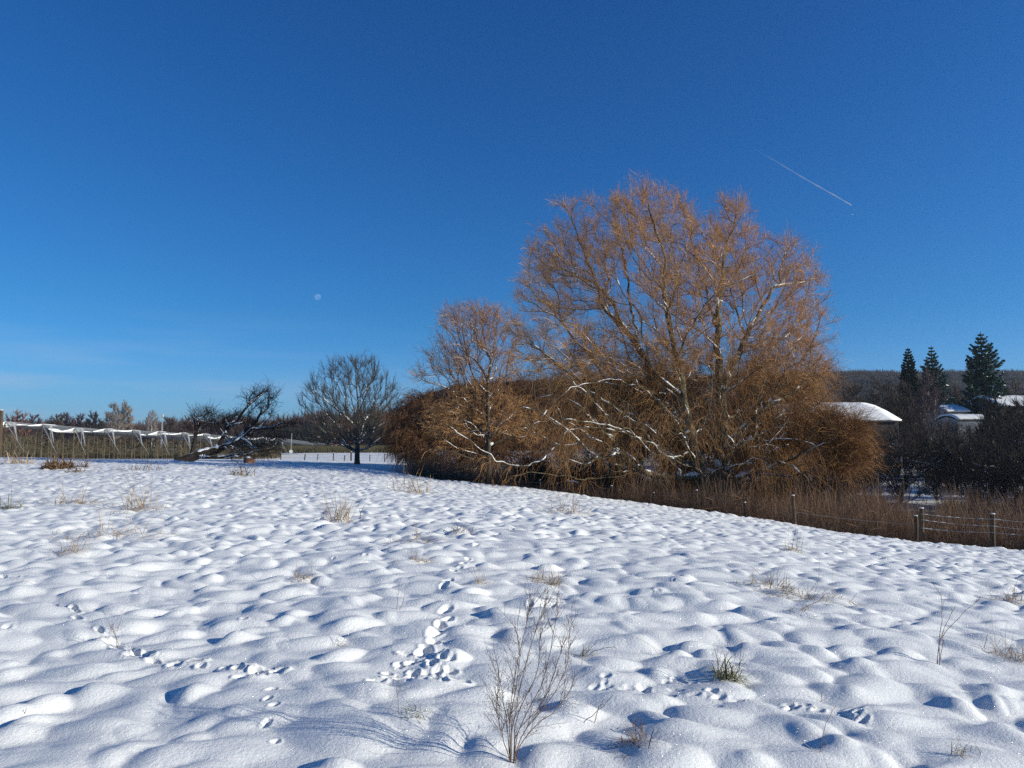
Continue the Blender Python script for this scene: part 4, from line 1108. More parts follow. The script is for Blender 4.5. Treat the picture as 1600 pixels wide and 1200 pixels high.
def foot_fence():
    posts = [(667, 736, 47.5), (687, 735, 46.8), (711, 739, 45.8), (748, 742, 44.6), (772, 741, 43.8), (800, 748, 42.6), (843, 750, 41.2), (885, 750, 39.6), (905, 755, 39.0), (956, 759, 37.4), (1020, 770, 35.8), (1089, 766, 34.6), (1165, 785, 32.6)]
    p0 = P(885, 767, 39.6); root = empty('post_fence', (p0[0], p0[1], float(base_z(p0[0], p0[1]))))
    tag(root, 'row of old dark posts with loose wire running under the willows', 'fence')
    hs = []
    for px, top, d in posts:
        h = P(px, top, d); z = float(base_z(h[0], d)); post_mesh([h[0], d, z - .4], h + [random.uniform(-.05, .05), 0, 0], .06, M['dark_post'], root, .03); hs.append(h)
    for dz in (.12, .45, .8): wire(root, [h - [0, .07, dz] for h in hs], .005, .05)
    m = MB(); a, b = hs[7] + [0, -.08, -.05], hs[8] + [0, -.08, -.0]; m.tubes(np.array([a, (a + b) / 2, b]), np.array([.05, .05, .05]), 6, True); rl = m.build('rail', M['dark_post'], root)
    m = MB(); m.tubes(np.array([a, (a + b) / 2, b]) + [0, 0, .045], np.array([.03, .042, .03]), 6, True); m.build('snow_cover', M['snow_plain'], rl, True, local=tuple(root.location))
foot_fence()

def field_fence():
    posts = [(439, 708, .07), (477, 709, .08), (497, 709, .06), (521, 707, .07), (539, 711, .07), (549, 706, .11), (578, 710, .06), (601, 709, .06), (618, 709, .06), (640, 709, .06), (662, 709, .06), (684, 710, .06)]
    d = 96.0; p0 = P(521, 720, d); root = empty('pasture_fence', (p0[0], d, float(base_z(p0[0], d))))
    tag(root, 'distant wire fence crossing the snow behind the round-crowned tree', 'fence')
    hs = []
    for i, (px, top, r) in enumerate(posts):
        h = P(px, top, d); post_mesh([h[0] + (.12 if i in (1, 2, 4) else 0) * -1, d, float(base_z(h[0], d)) - .4], h, r, M['dark_post'], root, .04); hs.append(h)
    for dz in (.1, .5, .85): wire(root, [h - [0, .1, dz] for h in hs], .012, .05)
field_fence()

def left_post():
    d = 61.0; h = P(2, 641, d); root = empty('gate_post', (h[0], d, gz(h[0], d))); tag(root, 'tall dark wooden post at the left edge beside the first net', 'post')
    post_mesh([h[0], d, gz(h[0], d) - .4], h, .17, M['post_wood'], root, .05, 'shaft', 10)
    m = MB(); m.tubes(np.array([P(2, 664, d), P(26, 704, d + 6)]), np.array([.07, .06]), 6, True); m.build('brace', M['post_wood'], root)
left_post()

def thin_poles():
    M['sign_white'], _, _ = nodemat('enamel_white', (.80, .78, .70), .4, .4)
    d = 92.0; h = P(456, 677, d); g = float(base_z(h[0], d)); root = empty('signal_pole', (h[0], d, g)); tag(root, 'thin slanting grey pole with a small round white disc', 'pole')
    m = MB(); m.tubes(np.array([[P(454, 706, d)[0], d, g - .3], h]), np.array([.035, .025]), 8, True); m.build('pole', M['grey_metal'], root)
    c = P(454.5, 705.5, d - .1); m = MB(); m.tubes(np.array([c + [0, .03, 0], c - [0, .03, 0]]), np.array([.22, .22]), 20, True); m.build('disc', M['sign_white'], root)
    d = 290.0; h = P(254, 650, d); root = empty('radio_mast', (h[0], d, -1.6)); tag(root, 'thin grey mast sticking up above the far wood', 'mast')
    m = MB()
    for a in range(3):
        o = np.array([math.cos(a * 2.1) * .35, math.sin(a * 2.1) * .35, 0]); m.tubes(np.array([[h[0], d, -2] + o, h + o * .5]), np.array([.09, .06]), 5, True)
    m.build('lattice', M['grey_metal'], root)
    m = MB(); m.box(h + [0, 0, .1], (.9, .9, 1.0), 0, .8, .08); m.build('head', M['grey_metal'], root)
thin_poles()

# ------------------------------------------------------------------ orchard under hail nets
def net_mat():
    m, nt, b = nodemat('hail_net', (.13, .14, .15), .7, .2)
    N = nt.nodes.new; L = nt.links.new
    tc = N('ShaderNodeTexCoord'); mp = N('ShaderNodeMapping'); mp.inputs['Scale'].default_value = (.05, .2, 3.0); L(tc.outputs['Object'], mp.inputs[0])
    ns = N('ShaderNodeTexNoise'); ns.inputs['Scale'].default_value = 2.2; ns.inputs['Detail'].default_value = 5; L(mp.outputs[0], ns.inputs['Vector'])
    mr = N('ShaderNodeMapRange'); mr.inputs['From Min'].default_value = .3; mr.inputs['From Max'].default_value = .7; mr.inputs['To Min'].default_value = .35; mr.inputs['To Max'].default_value = .85
    L(ns.outputs['Fac'], mr.inputs[0]); tr = N('ShaderNodeBsdfTransparent'); mx = N('ShaderNodeMixShader')
    L(mr.outputs[0], mx.inputs[0]); L(tr.outputs[0], mx.inputs[1]); L(b.outputs[0], mx.inputs[2]); L(mx.outputs[0], nt.nodes['Material Output'].inputs['Surface'])
    return m
M['hail_net'] = net_mat()
M['net_end'] = net_mat(); M['net_end'].node_tree.nodes['Principled BSDF'].inputs['Base Color'].default_value = (.34, .35, .37, 1)
M['stake'] = ramp_mat('orchard_stake_wood', (.07, .058, .04), (.15, .125, .085), 5, .9, .1)
M['orchard_twigs'] = island_mat('orchard_twigs', [(.12, .10, .055), (.18, .15, .08), (.085, .07, .045), (.15, .11, .07)])

PEAKS = [(-46, 656, 70.), (8, 659, 75.), (66, 663, 79.), (116, 669, 84.), (164, 670, 88.), (207, 672, 93.), (247, 674, 98.), (284, 676, 103.), (318, 678, 108.), (350, 680, 113.), (381, 682, 118.), (408, 683, 123.), (432, 684, 128.)]
def make_orchard():
    words = ['out of the frame left of the tall post', 'behind the tall post at the left edge', 'second from the left edge, most steeply tilted snow', 'with a long thin snow strip, third from the left', 'with a double sagging snow strip, fourth from the left', 'below the right pale poplar, fifth from the left', 'below the slim pale birch, sixth from the left', 'seventh from the left, right before the toppled tree', 'behind the left branches of the toppled tree', 'behind the leaning trunk of the toppled tree', 'behind the twisted crown of the toppled tree', 'behind the right branches of the toppled tree', 'last and smallest at the right end of the nets']
    pk = [P(*p) for p in PEAKS]
    for i in range(1, len(pk)):
        a, b = pk[i - 1], pk[i]
        gzb = float(base_z(b[0], b[1])); gza = float(base_z(a[0], a[1]))
        root = empty('net_bay', (b[0], b[1], gzb)); tag(root, 'grey hail net bay ' + words[i], 'hail net', 'hail net bays over the orchard')
        back = np.array([-6.0, 58.0, -1.3])
        val = a + (b - a) * .42; drop = .30 + .22 * math.sin(i * 2.3); val[2] = min(a[2], b[2]) - drop
        # posts of the front row
        post_mesh([b[0], b[1], gzb - .3], b, .065, M['stake'], root, .04)
        # net: from the valley up to this ridge, and from the last ridge down to the valley
        nx, ny = 14, 10
        def panel(p, q, sag, th=.01, name='net', mat=M['hail_net']):
            U, V = np.meshgrid(np.linspace(0, 1, nx), np.linspace(0, 1, ny))
            v = p + (q - p) * U[..., None] + back * V[..., None]; v[..., 2] -= sag * 4 * U * (1 - U) * (1 + .3 * np.sin(V * 17 + i))
            v[..., 2] += .05 * np.sin(V * 40 + U * 9)
            idx = np.arange(nx * ny).reshape(ny, nx); qd = np.stack([idx[:-1, :-1], idx[:-1, 1:], idx[1:, 1:], idx[1:, :-1]], -1).reshape(-1, 4)
            m = MB(); m.add(v.reshape(-1, 3), qd); return m
        panel(val, b, .12).build('net', M['hail_net'], root, True)
        panel(a, val, .12).build('net', M['hail_net'], root, True)
        # snow lying on the net, a long pillow towards the ridge and in the valley
        for (p, q, s0, s1, th, yr) in ((val, b, .02, .97, .15, 3.2), (a, val, .45, 1.0, .10, 2.2)) if i % 2 else ((val, b, .3, .98, .17, 3.6), (a, val, .7, 1., .07, 1.5)):
            U, V = np.meshgrid(np.linspace(s0, s1, 16), np.linspace(0, 1, 5))
            bd = back / np.linalg.norm(back) * yr
            c = p + (q - p) * U[..., None] + bd * V[..., None]; c[..., 2] -= .12 * 4 * U * (1 - U)
            edge = np.sin(np.pi * np.clip((U - s0) / (s1 - s0), 0.03, .97)) ** .35 * np.sin(np.pi * (V * .94 + .03)) ** .4
            top = c.copy(); top[..., 2] += th * edge * (1 + .35 * noise2(U * 9 + i, V * 3, 3)) + .01; bot = c.copy(); bot[..., 2] -= .05
            idx = np.arange(80).reshape(5, 16); f = np.stack([idx[:-1, :-1], idx[:-1, 1:], idx[1:, 1:], idx[1:, :-1]], -1).reshape(-1, 4)
            m = MB(); m.add(np.concatenate([top.reshape(-1, 3), bot.reshape(-1, 3)]), np.concatenate([f, f[:, ::-1] + 80]))
            rim = np.concatenate([idx[0], idx[1:, -1], idx[-1, -2::-1], idx[-2:0:-1, 0]]); rq = np.stack([rim, np.roll(rim, -1), np.roll(rim, -1) + 80, rim + 80], -1)
            m.q.append(rq[:, ::-1]); m.build('snow_cover', M['snow_plain'], root, True)
        # the net's gathered end, drawn down to an anchor: two slanting triangles
        an = b + np.array([1.5 + .25 * math.sin(i * 1.7), -.6, -1.95 + .2 * math.sin(i * 3.1)]); an2 = b + np.array([.55, .3, -1.5])
        m = MB(); w_ = .10
        for p, q, t in ((b, an, b + [.30, -.1, -.10]), (b + [.8, 0, -.1], an2 + [.6, 0, -.6], b + [.92, .1, -.1])):
            m.add([p, q, t, p + [0, w_, 0], q + [0, w_, 0], t + [0, w_, 0]], None, [(0, 1, 2), (3, 5, 4)]); 
        m.build('net_end', M['net_end'], root)
        m = MB(); m.tubes(np.array([b, an, an + (an - b) * .55]), np.array([.03, .03, .015]), 4); m.tubes(np.array([b + [.8, 0, -.1], an]), np.array([.025, .025]), 4); m.build('guy_rope', M['net_end'], root)
        m = MB(); m.tubes(np.array([b, b + back * .5, b + back]), np.array([.02, .02, .02]), 4); m.build('ridge_cable', M['grey_metal'], root)
    # the trained trees: one spindle tree on its stake, copied along the front rows
    protos = []
    for v_ in range(5):
        rg = np.random.default_rng(300 + v_)
        root = empty('spindle_tree', (0, 0, 0)); st = MB(); st.tubes(np.array([[0, .06, -.3], [.0, .06, 1.3], [.02, .06, 2.5 + .25 * v_ % .6]]), np.array([.045, .045, .04]), 6, True); s_ob = st.build('stake', M['stake'], root)
        w = MB(); h = 2.2 + .15 * v_; tr = np.array([[0, 0, -.2], [.03, 0, .8], [-.02, .02, 1.6], [.03, 0, h]]); w.tubes(tr, np.array([.04, .033, .022, .008]), 5)
        n = 34; z = .45 + (h - .5) * rg.random(n); o = np.stack([0 * z, 0 * z, z], 1); d = rg.normal(size=(n, 3)); d[:, 1] *= .5; d[:, 2] = .35 + .3 * np.abs(d[:, 2]); d /= np.linalg.norm(d, axis=1, keepdims=True)
        tw = MB(); twigs_into(tw, (o, d, .35 + .55 * rg.random(n) * (1.2 - z / h * .6), np.full(n, .35)), 5, .013, .007, rg, .2, 2, .5)
        w.build('trunk', M['grey_bark'], root, True); tw.build('twigs', M['orchard_twigs'], root)
        protos.append(root)
    a = P(-60, 700, 66.); b = P(432, 700, 120.); k = 0; used = set()
    for row, (off, n, sp) in enumerate([(0., 62, 1.0), (3.0, 48, 1.0), (6.0, 44, 1.0)]):
        for j in range(n):
            t = ((j + .5) / n) ** 1.12; px = -60 + 492 * t; d = (66 + 54 * t) + off + random.uniform(-.3, .3)
            q = P(px + random.uniform(-1.5, 1.5), 700, d); z = float(base_z(q[0], d))
            v_ = random.randrange(5); src = protos[v_]
            if v_ in used:
                o = src.copy(); col.objects.link(o)
                for ch in src.children:
                    c = ch.copy(); col.objects.link(c); c.parent = o
            else: o = src; used.add(v_)
            o.location = (q[0], d, z); o.rotation_euler = (0, random.uniform(-.04, .04), random.uniform(-.5, .5) + (3.14 if random.random() < .5 else 0)); s = random.uniform(.85, 1.12); o.scale = (s, s, s)
            tag(o, 'brown trained fruit tree on its stake under the hail nets', 'fruit tree', 'trained fruit trees under the hail nets')
    # rows further back and the vineyard-like rows right of the toppled tree
    rg = np.random.default_rng(8)
    n = 5200; t = rg.random(n); px = -60 + 500 * t; d = 66 + 54 * t + 9 + 3 * rg.integers(0, 14, n); s = (px - 800) / FPX; x = s * d; z = base_z(x, d)
    o = np.stack([x, d, z], 1); e = o + np.stack([rg.normal(size=n) * .25, rg.normal(size=n) * .2, 1.5 + 1.2 * rg.random(n)], 1); mb = MB(); spikes(mb, o, e, .03 + .02 * rg.random(n))
    m2 = 9000; k_ = rg.integers(0, n, m2); o2 = o[k_] + (e[k_] - o[k_]) * (.2 + .6 * rg.random(m2))[:, None]; e2 = o2 + rg.normal(size=(m2, 3)) * [.5, .3, .3] + [0, 0, .2]; spikes(mb, o2, e2, .016)
    tag(mb.build('orchard_rows', M['orchard_twigs']), 'further rows of trained trees deep under the nets', 'orchard', None, 'stuff')
    n = 7000; row = rg.integers(0, 9, n); px = 425 + 205 * rg.random(n); d = 185 + row * 7 + 0.0; s = (px - 800) / FPX; x = s * d; z = base_z(x, d)
    o = np.stack([x, d + rg.normal(size=n) * .2, z], 1); e = o + np.stack([rg.normal(size=n) * .5, rg.normal(size=n) * .2, 1.3 + .9 * rg.random(n)], 1); mb = MB(); spikes(mb, o, e, .05)
    M['olive_twigs'] = island_mat('olive_twigs', [(.17, .14, .06), (.12, .10, .05), (.21, .17, .08)])
    tag(mb.build('vineyard_rows', M['olive_twigs']), 'low olive-brown rows of vines before the dark wood', 'vineyard', None, 'stuff')
make_orchard()

def stump():
    d = 58.0; b = on_ground(389, 724, d); root = empty('tree_stump', b); tag(root, 'short reddish-brown rotten stump beside the toppled tree', 'stump')
    a = np.linspace(0, 2 * np.pi, 15)[:-1]; v = []; 
    for k, (z, r) in enumerate([(-.2, .55), (.1, .46), (.35, .40), (.55, .37)]):
        for t in a: v.append((b[0] + math.cos(t) * r * (1 + .18 * math.sin(3 * t + k)) , b[1] + math.sin(t) * r, b[2] + .15 + z + (.16 * math.sin(5 * t) if k == 3 else 0)))
    v.append((b[0], b[1], b[2] + .5)); q = [(k * 14 + j, k * 14 + (j + 1) % 14, k * 14 + 14 + (j + 1) % 14, k * 14 + 14 + j) for k in range(3) for j in range(14)]
    m = MB(); m.add(v, q, [(42 + j, 42 + (j + 1) % 14, 56) for j in range(14)]); m.build('wood', ramp_mat('rotten_wood', (.10, .05, .03), (.26, .14, .08), 6, .95, .1, 1.0, c2=(.16, .08, .045)), root)
    m = MB(); m.tubes(np.array([b + [-.05, 0, .68], b + [0, 0, .78], b + [.02, 0, .83]]), np.array([.26, .22, .08]), 10, True); m.build('snow_cap', M['snow_plain'], root, True)
stump()
# ------------------------------------------------------------------ plants that stick out of the snow
M['straw'] = island_mat('straw_grass', [(.42, .29, .15), (.30, .20, .10), (.52, .38, .22), (.24, .15, .08)])
M['green_grass'] = island_mat('green_grass', [(.10, .12, .035), (.17, .17, .06), (.26, .21, .09), (.07, .09, .03)])
M['weed_stem'] = island_mat('weed_stem', [(.13, .075, .05), (.18, .11, .07), (.09, .055, .04)])
M['brown_leaf'] = island_mat('brown_leaf', [(.22, .135, .07), (.12, .07, .04), (.34, .22, .12)])

def blades(mb, o, d, ln, droop, w, rg, K=5, wig=.12):
    """flat arching grass blades with a slight fold"""
    p = twig_paths(o, d, ln, droop, K, wig, rg); n = len(p)
    tg = np.gradient(p, axis=1); sd = np.cross(tg, [0, 0, 1.0]); sd /= np.linalg.norm(sd, axis=2, keepdims=True) + 1e-6
    f = np.array([.7, 1, .85, .5, .05])[:K] if K == 5 else np.linspace(1, .05, K)
    hw = (w * (.6 + .8 * rg.random(n)))[:, None, None] * f[None, :, None] * .5
    v = np.stack([p - sd * hw, p + [0, 0, -.0] + np.array([0, 0, 1.]) * (-hw * .35), p + sd * hw], 2)
    idx = np.arange(n * K * 3).reshape(n, K, 3)
    q = [np.stack([idx[:, :-1, j], idx[:, :-1, j + 1], idx[:, 1:, j + 1], idx[:, 1:, j]], -1).reshape(-1, 4) for j in (0, 1)]
    mb.add(v.reshape(-1, 3), np.concatenate(q)); return mb

def tuft(px, py, label, size=.2, n=60, mat='straw', seed=0, lean=(0, 0), spread=.8, stalks=3, name='grass_tuft', cat='grass tuft', w=.004, flat=.5, rad=.5, stalk_h=1.6):
    rg = np.random.default_rng(500 + seed); g = G(px, py); d = g[1]
    root = empty(name, g); tag(root, label, cat)
    o = g + np.stack([rg.normal(size=n) * size * rad, rg.normal(size=n) * size * rad * .7, np.full(n, -.02)], 1); o[:, 2] = gz(o[:, 0], o[:, 1]) - .01
    dd = rg.normal(size=(n, 3)) * [spread, spread, .3] + [lean[0], lean[1], flat + .5]; dd[:, 2] = np.abs(dd[:, 2]); dd /= np.linalg.norm(dd, axis=1, keepdims=True)
    m = MB(); blades(m, o, dd, size * 1.35 * (.6 + .9 * rg.random(n)), np.full(n, 1.1), np.full(n, max(w, d * .0007)), rg); m.build('blades', M[mat], root)
    if stalks:
        o = g + rg.normal(size=(stalks, 3)) * [size * .3, size * .2, 0]; dd = rg.normal(size=(stalks, 3)) * .35 + [lean[0] * .6, 0, 1]; dd /= np.linalg.norm(dd, axis=1, keepdims=True)
        m = MB(); r = max(.0014, d * .00022); twigs_into(m, (o, dd, size * stalk_h * (.5 + .8 * rg.random(stalks)), np.full(stalks, .25)), 6, r, r * .6, rg, .08, 1, .2); m.build('stalks', M['straw' if mat == 'straw' else 'weed_stem'], root)
    return root

T = [  # the clumps one can tell apart
    (1137, 1062, 'green grass tussock with dark stalks poking from the snow, right foreground', .15, 95, 'green_grass', dict(lean=(.35, 0), stalks=7, w=.007, rad=.30, stalk_h=1.4, flat=.6)),
    (1000, 1160, 'small wilted brown tuft at the bottom right of the tall weed', .085, 80, 'brown_leaf', dict(stalks=4, w=.004, rad=.6)),
    (650, 1118, 'flat yellowish green tuft below the trampled snow', .06, 70, 'green_grass', dict(stalks=0, rad=.6, flat=.1)),
    (911, 1026, 'small green tuft with a bent brown stalk right of the tall weed', .08, 45, 'green_grass', dict(stalks=3, lean=(.5, 0))),
    (1200, 914, 'golden dry grass clump, left half of the pair on the right slope', .20, 120, 'straw', dict(lean=(-.5, 0), rad=.8, flat=.1)),
    (1222, 930, 'golden dry grass clump, right half of the pair on the right slope', .19, 110, 'straw', dict(lean=(.6, 0), rad=.8, flat=.0)),
    (1288, 938, 'pale flattened grass right of the golden pair', .22, 90, 'straw', dict(lean=(.8, 0), rad=1.0, flat=.1)),
    (1245, 958, 'thin pale grass arching below the golden pair', .18, 40, 'straw', dict(lean=(.9, 0), flat=.0)),
    (842, 908, 'light straw clump just behind the top of the tall weed', .14, 60, 'straw', dict(lean=(-.3, 0), rad=.7)),
    (862, 914, 'darker straw clump right of the tall weed top', .13, 60, 'straw', dict(lean=(.3, 0))),
    (650, 876, 'leaning dry tuft left of the single line of prints', .16, 60, 'straw', dict(lean=(.5, 0), flat=.1)),
    (472, 904, 'orange dry tuft on the left slope with bent blades', .13, 60, 'straw', dict(lean=(.6, 0))),
    (532, 1008, 'few bent yellow blades between the two tracks', .10, 14, 'straw', dict(lean=(.9, 0), stalks=3)),
    (185, 838, 'widest flattened grass clump on the left slope', .40, 130, 'straw', dict(lean=(.4, 0), rad=1.0, flat=.1)),
    (110, 862, 'golden tuft below the widest clump on the left', .18, 60, 'straw', dict(lean=(.2, 0))),
    (116, 784, 'low pale grass clump high on the left slope', .45, 80, 'straw', dict(lean=(.5, 0), flat=.1)),
    (12, 794, 'dark olive tuft at the left edge', .30, 90, 'green_grass', dict(flat=.2)),
    (218, 798, 'tall loose grass clump with olive base on the left slope', .48, 80, 'straw', dict(stalks=12, stalk_h=2.0)),
    (80, 733, 'brown leafy clump on the brow, left of its twin', .42, 150, 'brown_leaf', dict(rad=.42, w=.06, flat=.9)),
    (101, 732, 'brown leafy clump on the brow, right of its twin', .46, 150, 'brown_leaf', dict(rad=.40, w=.06, flat=.9)),
    (120, 738, 'dark scraggly weed right of the brown leafy pair', .45, 60, 'brown_leaf', dict(rad=.8, stalks=8)),
    (134, 730, 'thin dark weed standing upright on the brow at the left', .55, 24, 'brown_leaf', dict(rad=.2, stalks=8, flat=1.2)),
    (225, 734, 'row of low dark weeds on the brow left of the toppled tree', .40, 60, 'brown_leaf', dict(rad=1.6, stalks=5)),
    (376, 742, 'reddish brown weed clump in front of the rotten stump', .45, 70, 'brown_leaf', dict(rad=.6, stalks=8)),
    (27, 724, 'tan grass heap at the foot of the tall left post', .7, 90, 'straw', dict(rad=.8, flat=.2)),
    (530, 815, 'upright pale grass spray in the middle of the slope', .38, 60, 'straw', dict(stalks=16, flat=1.0, spread=.4, rad=.4)),
    (648, 770, 'pale grass spray near the brow above the line of prints', .55, 60, 'straw', dict(stalks=14, rad=.8, flat=.6)),
    (650, 846, 'low yellow clump above the leaning dry tuft', .24, 60, 'straw', dict(rad=.9, flat=.1)),
    (720, 832, 'little orange-brown weed beside the start of the prints', .20, 40, 'brown_leaf', dict(rad=.5)),
    (882, 801, 'pale grass spray on the slope under the willow', .45, 60, 'straw', dict(stalks=12, rad=.8, flat=.5)),
    (750, 913, 'faint pale tuft right of the line of prints', .12, 24, 'straw', dict(stalks=4)),
    (1280, 824, 'tan grass bunch right of the leaning single post', .50, 70, 'straw', dict(stalks=10, flat=.9, rad=.5)),
    (1262, 822, 'dry curled grass at the foot of the leaning single post', .6, 60, 'straw', dict(lean=(.5, 0), stalks=6)),
    (1240, 862, 'greyish thin weed on the slope below the leaning single post', .22, 30, 'straw', dict(stalks=8)),
    (1580, 940, 'tan grass bunch at the right edge, upper one', .22, 70, 'straw', dict(stalks=8)),
    (1565, 1024, 'pale flattened grass at the right edge, left lower one', .18, 60, 'straw', dict(stalks=4, flat=.1, rad=.8)),
    (1592, 1032, 'golden grass bunch at the right edge, lowest one', .14, 60, 'straw', dict(stalks=5)),
    (1500, 1182, 'tiny straw wisp at the bottom right corner', .07, 24, 'straw', dict(stalks=5)),
    (178, 990, 'thin weed with three leaves beside the left track', .10, 6, 'brown_leaf', dict(stalks=3, stalk_h=2.6)),
]
for i, (px, py, lab, sz, n, mat, kw) in enumerate(T): tuft(px, py, lab, sz, n, mat, i, **kw)

def weed(px, py, label, stems, seed, r=.0028, side=3, sub=10, name='dry_weed', seeds=0, mat='weed_stem', subl=(.06, .22)):
    """stems traced as tip pixels with bends; all spring from one foot"""
    rg = np.random.default_rng(seed); g = G(px, py); d0 = g[1]; root = empty(name, g); tag(root, label, 'weed')
    m = MB(); tips = MB()
    for st in stems:
        pts = [g + [rg.normal() * .01, rg.normal() * .01, -.05]]
        off = rg.normal() * .12
        for k, (a, b) in enumerate(st): pts.append(P(a, b, d0 + off * (k + 1) / len(st)))
        q = catmull(pts, 14); q[1:-1] += rg.normal(size=(12, 3)) * .0025
        m.tubes(q, np.linspace(r, r * .45, 14), 5)
        if sub:
            k = rg.integers(3, 13, sub); o = q[k]; t = q[k] - q[k - 1]; t /= np.linalg.norm(t, axis=1, keepdims=True)
            dd = t + rg.normal(size=(sub, 3)) * .42; dd[:, 2] += .15; dd /= np.linalg.norm(dd, axis=1, keepdims=True)
            ln = subl[0] + (subl[1] - subl[0]) * rg.random(sub); pth = twig_paths(o, dd, ln, np.full(sub, -.15), 6, .1, rg)
            tips.tubes(pth, np.linspace(r * .42, r * .22, 6)[None].repeat(sub, 0), 3)
            for s in range(side):
                kk = rg.integers(1, 5, sub); o2 = pth[np.arange(sub), kk]; d2 = pth[np.arange(sub), kk + 1] - o2; d2 /= np.linalg.norm(d2, axis=1, keepdims=True) + 1e-9
                d2 = d2 + rg.normal(size=(sub, 3)) * .5; d2 /= np.linalg.norm(d2, axis=1, keepdims=True)
                p2 = twig_paths(o2, d2, ln * .35, np.full(sub, 0.), 4, .1, rg); tips.tubes(p2, np.linspace(r * .28, r * .2, 4)[None].repeat(sub, 0), 3)
                if seeds:
                    e = p2[:, -1]; tips.tubes(np.stack([e, e + [0, 0, .003], e + [0, 0, .006]], 1), np.array([[.0006, .0017, .0004]]).repeat(len(e), 0), 4)
    m.build('stems', M[mat], root, True)
    if tips.n: tips.build('side_twigs', M[mat], root)
    return root
weed(800, 1192, 'tall dry many-branched weed rising from the bottom centre of the photo', [
    [(803, 1120), (826, 1020), (858, 928)], [(812, 1140), (850, 1060), (868, 975), (872, 955)], [(815, 1150), (862, 1090), (886, 1035), (890, 985)], [(796, 1130), (806, 1050), (826, 960), (829, 935)],
    [(793, 1140), (786, 1090), (778, 1050)], [(800, 1110), (812, 1030), (804, 965)], [(822, 1150), (868, 1110), (892, 1075), (898, 1048)], [(806, 1130), (838, 1050), (846, 990), (852, 960)], [(788, 1160), (778, 1120), (775, 1085)], [(806, 1150), (846, 1100), (870, 1040), (882, 1000)]], 41, .0026, 4, 17, seeds=1)
weed(1465, 1038, 'slender forked weed standing alone in the right foreground', [[(1468, 1000), (1472, 965), (1470, 932), (1455, 908)], [(1468, 1005), (1480, 985), (1505, 958), (1532, 934)], [(1467, 1010), (1478, 975), (1494, 946)], [(1470, 1020), (1474, 1005), (1472, 992)]], 42, .0030, 1, 3, subl=(.03, .09))
weed(925, 1128, 'dark bent double stalk below the green tuft', [[(935, 1108), (942, 1096)], [(912, 1130), (935, 1110), (958, 1086)], [(938, 1112), (930, 1128)]], 43, .0028, 0, 0)
weed(1275, 1172, 'single straight thin stalk leaning right at the bottom', [[(1288, 1140), (1307, 1100)], [(1284, 1168), (1294, 1160)]], 44, .0020, 0, 0)
weed(1283, 1098, 'three-forked dark stub poking from a small mound', [[(1284, 1082)], [(1278, 1096), (1276, 1100)], [(1287, 1094), (1290, 1098)]], 45, .0030, 0, 2, subl=(.02, .04))
weed(1005, 1150, 'drooping brown stem with withered seed heads above the wilted brown tuft', [[(1020, 1150), (1043, 1146), (1050, 1158), (1052, 1168)], [(1000, 1140), (992, 1132), (988, 1134)]], 46, .0030, 1, 3, subl=(.02, .05))
weed(915, 1024, 'bent reed-like stalk arching right from the small green tuft', [[(925, 1020), (945, 1013), (962, 1012), (960, 1026)]], 47, .0026, 0, 0)
weed(624, 1120, 'thin angled stalk left of the flat green tuft', [[(620, 1075), (621, 1057), (627, 1082)], [(604, 1128), (612, 1100), (626, 1068)]], 48, .0016, 0, 0)
weed(1040, 1030, 'fine pale stalk with a kink in the middle right', [[(1020, 1012), (1000, 1000), (984, 994)], [(1005, 1040), (997, 1020)]], 49, .0015, 0, 0, mat='straw')
weed(1300, 1172, 'fine inverted-V straw near the bottom right', [[(1290, 1158), (1270, 1147)], [(1255, 1160), (1262, 1148), (1270, 1147)]], 50, .0013, 0, 0, mat='straw')
weed(186, 1012, 'little dark weed with leaf nodes in the left foreground', [[(180, 990), (172, 976)], [(184, 1000), (176, 985), (178, 974)]], 51, .0022, 1, 4, subl=(.03, .06))
weed(620, 952, 'pair of thin upright stalks left of the prints', [[(622, 930), (624, 908)], [(630, 940), (634, 912)]], 52, .0022, 0, 2, subl=(.05, .1))
weed(36, 1116, 'two short green shoots at the lower left', [[(32, 1110), (30, 1104)], [(40, 1112), (42, 1106)]], 53, .002, 0, 0, mat='green_grass')
weed(1520, 1132, 'two tiny curled leaves lying near the right edge', [[(1512, 1130), (1508, 1133)], [(1524, 1146), (1516, 1147)]], 54, .003, 0, 0)

def wisps():
    rg = np.random.default_rng(99); m = MB(); b = MB()
    n = 0
    while n < 430:
        d = 4.5 + 52 * rg.random() ** .8; s = -1.0 + 2.0 * rg.random(); x, y = s * d, d
        if edge_dist(np.array([x]), np.array([y]))[0] > -.3: n += 1; continue
        if noise2(np.array([x * .13]), np.array([y * .13]), 17)[0] < -.12: n += 1; continue
        k = rg.integers(2, 14); g = np.array([x, y, gz(x, y)]); o = g + rg.normal(size=(k, 3)) * [.10, .10, 0]; o[:, 2] = gz(o[:, 0], o[:, 1]) - .01
        dd = rg.normal(size=(k, 3)) * [.7, .5, .2] + [.2, 0, .8]; dd /= np.linalg.norm(dd, axis=1, keepdims=True)
        blades(m, o, dd, .05 + .20 * rg.random(k), np.full(k, .8), np.full(k, max(.0022, .00028 * d)), rg); n += 1
    tag(m.build('grass_wisps', M['straw']), 'scattered single straws and wisps of dry grass in the snow', 'dry grass', None, 'stuff')
wisps()

